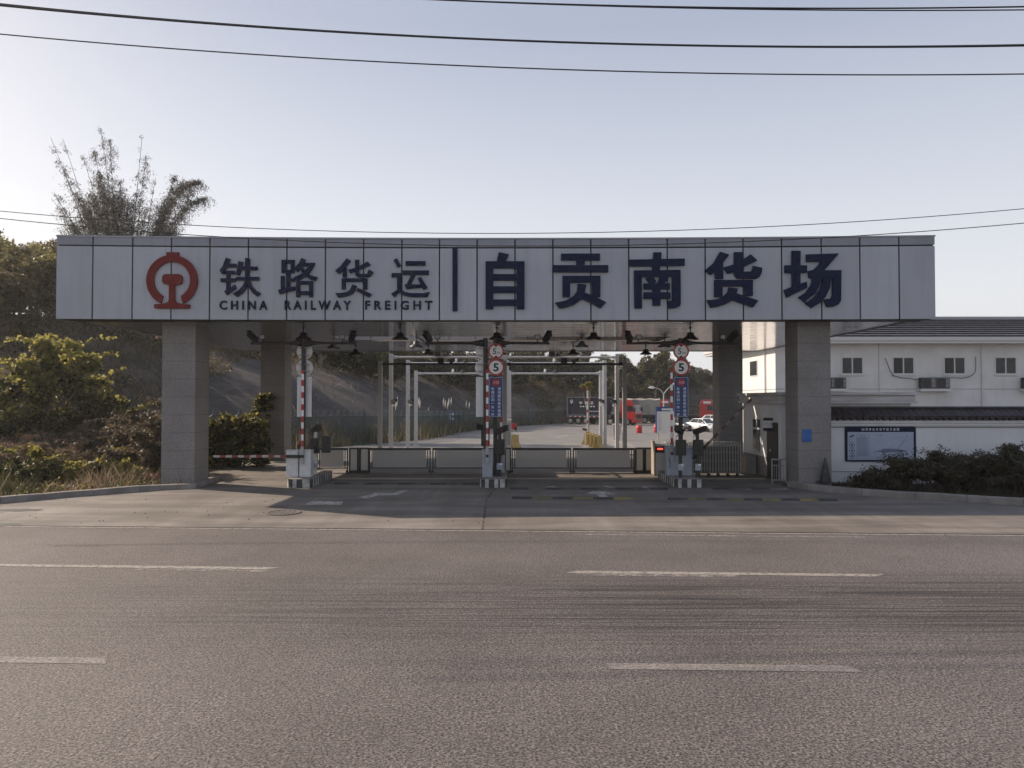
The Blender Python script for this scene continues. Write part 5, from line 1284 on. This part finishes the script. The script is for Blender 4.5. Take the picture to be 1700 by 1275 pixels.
LM = {
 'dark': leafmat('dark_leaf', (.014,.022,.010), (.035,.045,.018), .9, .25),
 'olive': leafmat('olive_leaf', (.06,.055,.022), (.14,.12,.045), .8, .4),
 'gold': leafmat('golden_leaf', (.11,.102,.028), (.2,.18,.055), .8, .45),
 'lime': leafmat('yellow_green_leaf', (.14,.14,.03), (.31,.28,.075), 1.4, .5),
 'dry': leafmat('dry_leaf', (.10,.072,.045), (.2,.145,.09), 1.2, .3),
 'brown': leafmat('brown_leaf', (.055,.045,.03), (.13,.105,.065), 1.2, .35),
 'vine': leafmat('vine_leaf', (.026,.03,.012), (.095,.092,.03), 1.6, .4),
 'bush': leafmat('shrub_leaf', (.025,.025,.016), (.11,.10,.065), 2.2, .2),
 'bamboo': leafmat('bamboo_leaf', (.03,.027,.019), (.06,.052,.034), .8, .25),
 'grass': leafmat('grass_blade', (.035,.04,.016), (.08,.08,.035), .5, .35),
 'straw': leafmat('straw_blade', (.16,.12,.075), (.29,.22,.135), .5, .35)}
def tree(name, loc, h_, rx, rz, zc, nl, size, mats, label, group=None, lumps=16, bark='bark', seed=0, asp=.6, sprays=0, lum=None):
    rr = random.Random(seed); t = thing(name, loc, label, 'tree' if 'shrub' not in name and 'bush' not in name else 'shrub', group)
    L0 = Vector(loc); cs = []
    for k in range(lumps):
        a = rr.uniform(0, 2*math.pi); el = rr.uniform(-.7, 1); rad = rr.uniform(.35, .95)
        ce = math.sqrt(max(0, 1-el*el))
        cs.append((rx*rad*ce*math.cos(a), rx*rad*ce*math.sin(a), zc+rz*rad*el, rr.uniform(.26, .45)*min(rx, rz)))
    b = MB(); tr_ = .035*h_/2+.03
    b.tube([L0+Vector((0,0,-.2)), L0+Vector((.03*h_*rr.uniform(-1,1), 0, zc*.5)), L0+Vector((.04*h_*rr.uniform(-1,1), .02*h_, zc+rz*.4))], [tr_, tr_*.7, tr_*.25], 8)
    if lum: cs = [(p[0]-loc[0], p[1]-loc[1], p[2]-loc[2], p[3]) for p in lum]
    for c in cs[:10]:
        base = L0+Vector((0, 0, zc*rr.uniform(.4, .9))); tip = L0+Vector(c[:3]); mid = (base+tip)/2+Vector((0,0,-.05*h_))
        b.tube([base, mid, tip], [tr_*.4, tr_*.25, tr_*.08], 5)
    b.build('trunk', M[bark], t)
    P = blobs(cs, nl, .35 if lum or sprays else .55); mi = None
    if sprays:
        ex = []; tw = MB()
        for q in range(sprays):
            c = cs[q % len(cs)]; a = rr.uniform(0, 6.283); L_ = rr.uniform(.35, 1.0)*max(.55, min(rx, rz)); el = rr.uniform(.1, 1.2); o0 = Vector(c[:3])+Vector((math.cos(a), math.sin(a), .5))*c[3]*.6; pp = []
            for i in range(5):
                f = i/4; pp.append(o0+Vector((math.cos(a)*L_*f*math.cos(el*.6), math.sin(a)*L_*f*math.cos(el*.6), L_*(math.sin(el)*f-.45*f*f))))
            tw.tube([L0+p for p in pp], [.009,.008,.006,.005,.003], 3, cap=False)
            for i in range(26):
                f = rr.random()*3.99; p = pp[int(f)].lerp(pp[int(f)+1], f % 1); ex.append((p.x+rr.gauss(0,.05), p.y+rr.gauss(0,.05), p.z+rr.gauss(0,.05)))
        tw.build('twigs', M['bark'], t); P = np.concatenate([P, np.array(ex)]); nl = len(P)
    if isinstance(mats, list):
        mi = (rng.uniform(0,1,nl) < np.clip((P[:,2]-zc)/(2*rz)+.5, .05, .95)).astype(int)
    link('crown', leaf_mesh('crown', P, size, mats, asp, midx=mi), t)
    return t
def zt_(x, y): return terr(x, y)
def col_at(px, Y): return at(px, 700, Y).x
# yellow-green tree at the left
bl = []
for px, py, r_ in ((72,575,22),(112,582,22),(142,602,22),(42,612,24),(163,640,22),(190,672,20),(12,650,24),(92,620,30),(130,650,28),(60,660,30),(150,690,26),(100,700,30),(30,700,28),(198,705,18),(75,600,20),(120,620,22),(25,635,20),(172,665,20),(70,640,24),(205,690,10)):
    p = at(px, py, 34+random.uniform(-1.2, 1.2)); bl.append((*p, r_*34/F))
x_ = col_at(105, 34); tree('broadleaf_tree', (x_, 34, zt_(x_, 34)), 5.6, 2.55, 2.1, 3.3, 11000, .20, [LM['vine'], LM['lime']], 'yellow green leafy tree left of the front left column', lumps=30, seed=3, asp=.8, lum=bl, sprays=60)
x_ = col_at(-10, 33); tree('broadleaf_tree', (x_, 33, zt_(x_, 33)), 3.6, 1.7, 1.4, 2.2, 4000, .22, [LM['vine'], LM['lime']], 'smaller yellow green tree at the left edge of the picture', lumps=16, seed=9, asp=.75)
# olive trees high on the slope at the far left
ot = [(-30,62,8.2,'gold'),(-75,60,9,'olive'),(30,58,7.6,'gold'),(75,66,8.2,'olive'),(-110,50,9,'olive'),(35,48,6.5,'olive'),(120,70,8,'olive'),(0,44,5.5,'olive'),(90,55,6.2,'olive'),(55,52,5.5,'gold')]
lab = ['golden backlit tree at the far left just above the canopy line','tall olive tree beyond the left picture edge','golden leafed tree touching the left end of the canopy','olive tree just left of the bamboo','olive tree beyond the left edge lower on the slope','low olive tree behind the left end of the canopy','olive tree at the foot of the bamboo behind the canopy','low dark olive tree at the left edge under the golden trees','olive tree filling the gap under the left end of the canopy fascia','low golden tree behind the top of the yellow green leafy tree']
for k, (px, Y, hh, kind) in enumerate(ot):
    x_ = col_at(px, Y); z_ = zt_(x_, Y)
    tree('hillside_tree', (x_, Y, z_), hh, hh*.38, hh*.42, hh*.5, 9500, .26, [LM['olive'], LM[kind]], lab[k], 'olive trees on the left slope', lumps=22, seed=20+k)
# bamboo clump
bx, by = col_at(205, 62), 62.0; bz = zt_(bx, by)
t = thing('bamboo_clump', (bx, by, bz), 'tall feathery bamboo clump rising above the left end of the canopy', 'bamboo')
tips = [((84,228),.25,.10),((104,230),.45,.08),((95,262),.4,.35),((118,300),.4,.45),((90,320),.5,.4),((137,258),.45,.25),((167,212),.1,.25),((157,250),.2,.8),((182,232),.55,.9),((236,227),.05,.05),((243,258),.6,.8),((258,296),.15,.1),((332,302),1,1.5),((343,330),1,1.5),((318,306),1,1.2),((290,292),.3,.9),((200,300),.6,1),((130,330),.6,1),((120,372),.6,1),((225,320),.6,1),((165,290),.8,1),((150,320),.9,1),((190,330),.9,1),((305,300),.9,1),((320,315),.9,1),((100,345),.5,.8),((275,330),.4,.8),((210,350),.9,1),((172,350),.9,1),((148,350),.9,1),((245,345),.8,1)]
LC = []
for k, ((px, py), bend, leaf) in enumerate(tips):
    Yk = 62+random.uniform(-2, 2); tip = at(px, py, Yk)
    base = Vector((bx+(tip.x-bx)*.2+random.uniform(-.5,.5), by+random.uniform(-.8,.8), bz-.2)); hz_ = tip.z-base.z
    pts = []
    for i in range(15):
        u = i/14; q = base.lerp(tip, u); q.x = base.x+(tip.x-base.x)*u**(1.25+.5*bend)
        if bend >= 1: q.z = base.z+hz_*(1.3*u-.3*u**4)
        pts.append(q)
    b = MB(); b.tube(pts, [max(.016, .08*(1-i/15)) for i in range(15)], 6); b.build('culm', M['culm'], t)
    nb = int(190*leaf)
    for _ in range(nb):                     # drooping sprays along the upper culm
        u = random.uniform(.3, 1.0) if bend < 1 else random.uniform(.45, 1.0); i = min(13, int(u*14)); q = pts[i].lerp(pts[i+1], u*14-i)
        a = random.uniform(0, 6.283); L_ = random.uniform(.4, 1.6)*(1.2-u*.65)*(1.45 if bend >= 1 else (1 if leaf > .3 else .55))
        dx, dy = math.cos(a), math.sin(a)
        for _ in range(16):
            f = random.random(); LC.append((q.x+dx*L_*f+random.gauss(0,.09), q.y+dy*L_*f+random.gauss(0,.09), q.z+L_*(.35*f-.75*f*f)+random.gauss(0,.10)))
c0_ = [(150,345,1.2),(170,330,1.4),(185,345,1.5),(160,365,1.6),(200,360,1.5),(140,378,1.3),(180,380,1.7),(205,340,1.1),(168,305,.9),(120,385,1.2),(215,385,1.3),(262,385,.9),(285,390,.9)]
cs = []
for px, py, r_ in c0_: p = at(px, py, 62+random.uniform(-1.5, 1.5)); cs.append((*p, r_))
LC = np.concatenate([np.array(LC), blobs(cs, 14000, .2)])-np.array((bx, by, bz))
link('foliage', leaf_mesh('foliage', LC, .22, LM['bamboo'], .17, droop=(0,0,-.9)), t)
# ground cover: blades as one stuff object per kind
def blades(name, pts, hgt, wid, mats, label, lean=.35, midx=None):
    P = np.asarray(pts, float); n_ = len(P); h_ = hgt*(1+.5*rng.uniform(-1,1,n_))*np.array([.95+1.1*noise.noise((p[0]*.5, p[1]*.5, 9)) for p in P]).clip(.25, 1.8); a = rng.uniform(0, 2*np.pi, n_)
    d = np.stack([np.cos(a), np.sin(a), np.zeros(n_)], 1); ln = rng.normal(size=(n_,3))*lean; ln[:,2] = 1
    tip = P+ln*h_[:,None]; wv_ = d*(wid*(1+.4*rng.uniform(-1,1,n_)))[:,None]*.5
    v = np.stack([P-wv_, P+wv_, tip], 1).reshape(-1,3)
    me = bpy.data.meshes.new(name); me.vertices.add(n_*3); me.vertices.foreach_set('co', v.ravel()); me.loops.add(n_*3); me.loops.foreach_set('vertex_index', np.arange(n_*3)); me.polygons.add(n_)
    me.polygons.foreach_set('loop_start', np.arange(n_)*3); me.polygons.foreach_set('loop_total', np.full(n_, 3))
    for m in mats: me.materials.append(m)
    if midx is not None: me.polygons.foreach_set('material_index', midx)
    me.update(); me.validate(); o = bpy.data.objects.new(name, me); C.objects.link(o); return tag(o, label, 'grass', kind='stuff')
# rough verge left of the forecourt
pts = []; mi = []
while len(pts) < 26000:
    Y = random.uniform(19.6, 37); x_ = random.uniform(-34, -9.8)
    lim = interp(kl, Y)-.35 if Y < 33 else -13.2
    if x_ > lim: continue
    if -11.7 < x_ < -10.1 and 24 < Y < 25.5: continue
    pts.append((x_, Y, zt_(x_, Y))); v_ = noise.noise((x_*.35, Y*.35, 2))+random.gauss(0, .25); mi.append(1 if v_ > .05 else 0)
blades('rough_grass', pts, .5, .035, [LM['grass'], LM['straw']], 'rough dry and green grass on the verge left of the forecourt', .5, mi)
lw = []
while len(lw) < 420:
    Y = random.uniform(19.4, 30); x_ = random.uniform(-30, -9.8)
    if x_ > interp(kl, Y)-.45 or (-11.9 < x_ < -10.1 and 24 < Y < 25.5): continue
    lw.append((x_, Y, zt_(x_, Y)+random.uniform(.02, .2), random.uniform(.14, .34)))
P = blobs(lw, 26000, .3); v_ = rng.uniform(0, 1, len(P)); P[:,2] = np.maximum(P[:,2], -.02)
o = link('verge_weeds', leaf_mesh('verge_weeds', P, .10, [LM['vine'], LM['lime'], LM['dry']], .55, midx=(v_**1.6*2.99).astype(int)), None)
tag(o, 'low leafy weeds sprawling over the verge up to the left kerb', 'weeds', kind='stuff')
# dry and green shrubs on that verge
vs_ = [(20,30,1.7,'dry'),(70,29,1.5,'dry'),(120,28.5,1.3,'dry'),(160,30,1.6,'brown'),(195,28,1.2,'lime2'),(230,27,1.2,'lime2'),(15,24.6,1.0,'vine'),(45,23.8,1.0,'vine'),(85,24.5,1.0,'vine'),(120,24.6,.9,'lime2'),(160,25.6,1.0,'vine'),(205,25.6,.9,'lime2'),(245,26.6,2.1,'brown'),(255,28,2.9,'brown'),(-30,26,1.3,'dry'),(-60,24,1.2,'vine'),(225,30,2.6,'brown'),(180,34,3.0,'brown'),(240,38,3.4,'brown'),(130,32,2.0,'dry'),(60,26.5,1.2,'lime2'),(0,27.5,1.4,'lime2')]
LM['lime2'] = LM['lime']
labs = {'dry': 'dry tan shrub', 'brown': 'dark brown shrub', 'vine': 'dark green shrub', 'lime2': 'yellow green shrub'}
wh = ['by the left edge of the picture under the leafy tree','below the middle of the leafy tree','right of the dry tan pair below the leafy tree','behind the dry ones below the leafy tree','on the verge halfway to the front left column','on the verge close to the front left column','at the lower left corner of the verge','just behind the left kerb, second from the picture edge','just behind the left kerb, third from the picture edge','behind the left kerb below the leafy tree','behind the left kerb midway to the column','behind the left kerb nearest the rubble','right against the front left column, the lower one','right against the front left column, the taller one','just beyond the left picture edge','beyond the left picture edge near the kerb','taller one between leafy tree and column','tall one on the slope right of the leafy tree','tall one on the slope just left of the column','under the right side of the leafy tree','in the middle of the verge','at the left edge behind the kerb shrubs']
for k, (px, Y, hh, kind) in enumerate(vs_):
    x_ = col_at(px, Y); z_ = zt_(x_, Y)
    tree('verge_shrub', (x_, Y, z_), hh, hh*.62, hh*.42, hh*.45, int(1600+900*hh), .13 if kind != 'dry' else .10, LM[kind], f'{labs[kind]} {wh[k]}', 'shrubs on the left verge', lumps=12, seed=60+k, asp=.6 if kind != 'dry' else .3, sprays=max(14, int(18*hh)))
# slope cover: tufts and brush over the hillside
pts = []; mi = []
while len(pts) < 60000:
    if random.random() < .6: x_, Y = random.uniform(-42, 4), random.uniform(33, 98)
    else: x_, Y = random.uniform(-15, 62), random.uniform(95, 150)
    D = hill_d(x_, Y)
    if D < .3 or D > 45: continue
    if random.random() < .97 and 1.2 < D < 12 and -20 < x_ < 4 and Y > 42: continue
    pts.append((x_, Y, zt_(x_, Y)-.05)); v_ = noise.noise((x_*.15, Y*.15, 7))+random.gauss(0, .3); mi.append(2 if v_ > .22 else (1 if v_ > -.1 else 0))
blades('hillside_scrub', pts, .75, .07, [LM['brown'], LM['grass'], LM['dry']], 'dull scrub and dry grass covering the hillsides behind the yard', .8, mi)
# shrubs in lumps over the slopes: stuff (brush too dense to count)
lp_ = []
while len(lp_) < 420:
    if random.random() < .45: x_, Y = random.uniform(-45, -6), random.uniform(36, 90)
    else: x_, Y = random.uniform(-12, 55), random.uniform(100, 150)
    D = hill_d(x_, Y)
    if D < 1.2 or D > 40: continue
    if len(lp_) % 3 == 0 and not (Y > 100 and 9 < D < 22): continue
    if x_ < 3 and 42 < Y < 96 and D < 13 and x_ > -20: continue
    lp_.append((x_, Y, zt_(x_, Y)+random.uniform(0, .5), random.uniform(.6, 1.5)))
P = blobs(lp_, 60000, .5); v_ = rng.uniform(0, 1, len(P))
o = link('hillside_brush', leaf_mesh('hillside_brush', P, .30, [LM['brown'], LM['vine'], LM['dry'], LM['lime']], .5, midx=(v_*3.12).astype(int)), None)
tag(o, 'tangled brush massed over the slopes behind the yard and the canopy', 'brush', kind='stuff')
# grass along the fence foot, and pale plumes above it
pts = []; mi = []
for p in walk(fence_pts[1:9], .015):
    if random.random() < .75: pts.append((p.x+random.gauss(-.5,.5), p.y+random.gauss(.4,.5), fz(p))); mi.append(int(random.random() < .4))
blades('fence_grass', pts, 1.0, .06, [LM['grass'], LM['straw']], 'tall yellowing grass growing along the foot of the green fence', .25, mi)
pl_p = [(658,668),(656,675),(694,668),(696,672),(710,683),(735,669),(738,672),(744,668),(742,674),(748,667),(773,672),(778,674),(692,676)]
for k, (px, py) in enumerate(pl_p):
    Y = 60+k*1.6; p = at(px, py, Y); pz = terr(p.x, Y)
    t = thing('plume_grass', (p.x, Y, pz), 'tall grass stem with a pale feathery plume above the green fence', 'grass plume', 'pale plumes above the fence')
    b = MB(); b.tube([(p.x, Y, pz-.1), (p.x+.05, Y, p.z-.3)], .012, 4); b.build('stem', M['culm'], t)
    b = MB(); b.tube([(p.x+.05, Y, p.z-.3), (p.x+.06, Y, p.z+.1), (p.x+.1, Y, p.z+.45)], [.02, .07, .01], 5); b.build('plume', M['plume'], t)
# creeper hedge between the left columns, and creeper on the rear left column
cs = []
for k in range(110):
    px = random.uniform(336, 436); Y = random.uniform(30.6, 32.2); p = at(px, random.uniform(697, 772), Y); cs.append((p.x, p.y, max(.2, p.z), random.uniform(.25, .42)))
x0 = col_at(390, 31.5); t = thing('creeper_hedge', (x0, 31.5, 0), 'leafy creeper hedge filling the gap between the left columns', 'hedge')
P = blobs(cs, 15000, .4)-np.array((x0, 31.5, 0)); link('foliage', leaf_mesh('foliage', P, .15, [LM['vine'], LM['lime']], .8, midx=(rng.uniform(0,1,15000) < .22).astype(int)), t)
b = MB()
for px in (352, 378, 405, 428): X = col_at(px, 31.5); b.tube([(X, 31.5, -.1), (X+.1, 31.5, 1.2), (X, 31.5, 2.0)], [.05,.04,.02], 6)
b.build('stems', M['bark'], t)
cs = []
for k in range(30):
    u = random.random(); px = 420+u*25+random.gauss(0, 5); py = 660+random.uniform(0, 1)**1.3*100; Y = 34.3+random.uniform(-.15, .1); p = at(px, py, Y); cs.append((p.x, p.y, p.z, random.uniform(.14, .3)))
x0 = col_at(440, 34.3); t = thing('creeper_vine', (x0, 34.3, 0), 'creeper climbing up the face of the rear left column', 'creeper')
P = blobs(cs, 2600, .3)-np.array((x0, 34.3, 0)); link('foliage', leaf_mesh('foliage', P, .13, [LM['vine'], LM['lime']], .8, midx=(rng.uniform(0,1,2600) < .2).astype(int)), t)
b = MB(); b.tube([(x0-.3, 34.45, 0), (x0-.1, 34.5, 1.5), (x0+.0, 34.6, 3.2)], [.04,.03,.015], 6); b.build('stems', M['bark'], t)
# brown creeper mass left of the front column
# trees along the crest of the far bank
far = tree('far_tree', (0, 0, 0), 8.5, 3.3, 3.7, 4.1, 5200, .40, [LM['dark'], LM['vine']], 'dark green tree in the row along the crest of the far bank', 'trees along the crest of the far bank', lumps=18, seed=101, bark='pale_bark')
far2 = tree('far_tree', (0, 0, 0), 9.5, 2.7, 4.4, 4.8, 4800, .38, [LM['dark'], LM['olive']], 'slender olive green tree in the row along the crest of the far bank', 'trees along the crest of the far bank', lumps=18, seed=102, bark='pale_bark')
ft = [(660,98),(700,104),(735,108),(775,114),(815,118),(850,124),(885,131),(915,136),(940,133),(965,138),(990,134),(1010,140),(1035,135),(1055,141),(1080,136),(1100,142),(1120,138),(1138,146),(1155,150),(1170,150),(1185,146),(620,92),(585,86),(870,141),(930,146),(1000,148),(1070,149),(655,92),(628,84),(770,108),(1125,146),(1150,142),(1168,147),(640,88),(605,80),(560,76),(530,72),(680,95),(720,101),(755,106),(790,112),(830,121),(500,72),(868,124),(1028,126),(1090,130)]
for k, (px, Y) in enumerate(ft):
    src = far if k % 3 else far2
    o = src if k in (0, 1) else copy_tree(src)
    x_ = col_at(px, Y); o.location = (x_, Y, zt_(x_, Y)-1.1); o.rotation_euler = (0, 0, random.uniform(0, 6)); s = random.uniform(.8, 1.15)
    if px > 1130: s *= .55
    if px < 800: s *= .78
    o.scale = (s, s, s*random.uniform(.9, 1.1))
# yellow sapling behind the upright boom and yellow bushes along the bank
x_ = col_at(976, 62); tree('sapling', (x_, 62, zg(62)), 4.4, .75, .42, 4.35, 160, .3, LM['gold'], 'sparse yellow leafed sapling on a bare pale stem beside the upright boom', lumps=7, seed=140, bark='pale_bark', asp=.8)
for k, (px, Y, lb) in enumerate(((885,128,'left'), (925,130,'middle'), (1070,132,'right'))):
    x_ = col_at(px, Y); tree('yellow_bush', (x_, Y, zt_(x_, Y)-.3), 3, 2.4, 1.1, 1.4, 700, .4, LM['gold'], f'yellow leafed bush on the far bank above the lorries, {lb} one of three', 'yellow bushes on the far bank', lumps=12, seed=150+k)
# shrubs before the white wall at the right
rb = [(1425,23.6,.55),(1460,23.4,.9),(1500,23.2,1.35),(1545,23.2,1.45),(1590,22.9,1.25),(1640,22.6,1.5),(1685,22.2,1.5),(1735,21.9,1.5),(1790,21.5,1.5),(1620,23.8,1.6),(1690,23.4,1.75),(1570,23.9,1.5),(1760,23.3,1.8)]
rl = ['low straggly dark shrub beside the cone at the wall foot','low dark shrub under the left half of the site plan board','dark tangled shrub under the right half of the site plan board','dark shrub just right of the site plan board','dark shrub dipping between two taller ones at the kerb','dark shrub behind the kerb near the right edge','tall dark shrub at the right edge behind the kerb','dark shrub just beyond the right picture edge','dark shrub well beyond the right picture edge','taller dark shrub close to the wall right of the board','tallest dark shrub close to the wall at the right edge','dark shrub close to the wall next to the board','tall dark shrub by the wall beyond the right picture edge']
for k, (px, Y, hh) in enumerate(rb):
    x_ = col_at(px, Y); hh *= .84
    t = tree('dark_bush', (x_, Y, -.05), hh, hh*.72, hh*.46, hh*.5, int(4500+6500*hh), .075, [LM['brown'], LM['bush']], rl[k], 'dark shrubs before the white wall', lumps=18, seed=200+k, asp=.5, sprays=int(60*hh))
pts = []
while len(pts) < 7000:
    Y = random.uniform(18.5, 25.4); x_ = random.uniform(10.6, 34); 
    if x_ < interp(kr, Y)+.35: continue
    pts.append((x_, Y, -.05))
blades('verge_grass', pts, .22, .03, [LM['brown'], LM['grass']], 'thin weeds on the soil between kerb and white wall at the right', .6, [int(random.random() < .4) for _ in pts])
# heap of broken brick by the left kerb
t = MB(); p0 = gp(235, 801)
for k in range(26):
    c = p0+Vector((random.gauss(0, .55), random.gauss(.25, .22), random.uniform(.1, .22))); s = random.uniform(.05, .13)
    Mx = Matrix.Translation(c) @ Matrix.Rotation(random.uniform(0, 3), 4, Vector((random.random(), random.random(), random.random())).normalized()); t.box(-s*1.6, s*1.6, -s, s, -s*.5, s*.5, M=Mx)
tag(t.build('rubble_heap', M['rust'], bevel=.01), 'small heap of broken red brick beside the left kerb near the column', 'rubble', kind='stuff')

# ------------------------------------------------------------------ OVERHEAD CABLES
def cable(pts, Y, slope, r_, label):
    w3 = []
    for px, py in pts:
        k = (px-CX)/F; yy = Y/(1-slope*k) if abs(slope*k) < .9 else Y
        w3.append(at(px, py, yy))
    X = np.array([p.x for p in w3]); cz = np.polyfit(X, [p.z for p in w3], 2); cy = np.polyfit(X, [p.y for p in w3], 1)
    b = MB(); xs_ = np.linspace(X.min()-8, X.max()+8, 70)
    b.tube([(x_, float(np.polyval(cy, x_)), float(np.polyval(cz, x_))) for x_ in xs_], r_, 6); tag(b.build('overhead_cable', M['cable'], smooth=True), label, 'cable', 'overhead cables')
cable([(0,9),(400,43),(850,66),(1300,79),(1700,75)], 15.0, -.045, .02, 'thick upper cable of the close pair crossing the whole sky')
cable([(0,8),(400,38),(850,68),(1300,79),(1700,73)], 15.6, -.045, .017, 'lower cable of the close pair crossing the whole sky')
cable([(0,57),(430,90),(850,112),(1300,125),(1700,122)], 15.0, -.045, .013, 'single cable below the close pair high in the sky')
cable([(670,-3),(900,6),(1200,12.5),(1450,14),(1700,11)], 14.4, -.045, .015, 'upper of two cables at the top edge on the right')
cable([(690,-2),(900,7),(1200,14.5),(1450,17),(1700,16.5)], 14.4, -.045, .012, 'lower of two cables at the top edge on the right')
cable([(0,350),(300,373),(620,386),(850,388),(1200,378),(1700,347)], 19.5, -.045, .010, 'thin upper cable just above the canopy top edge')
cable([(0,362),(320,391),(600,404),(850,409),(1250,399),(1700,371)], 19.5, -.045, .011, 'thin cable sagging across the top strip of the canopy fascia')

# ------------------------------------------------------------------ THE AIR
b = MB(); b.box(-240, 240, -25, 330, -2.5, 40)
hz = bpy.data.materials.new('haze'); hz.use_nodes = True; n = hz.node_tree; n.nodes.clear()
pv = n.nodes.new('ShaderNodeVolumePrincipled'); pv.inputs['Color'].default_value = (.9,.9,.9,1); pv.inputs['Density'].default_value = .00045; pv.inputs['Anisotropy'].default_value = .45
ou = n.nodes.new('ShaderNodeOutputMaterial'); n.links.new(pv.outputs[0], ou.inputs['Volume'])
tag(b.build('haze', hz), kind='stuff')
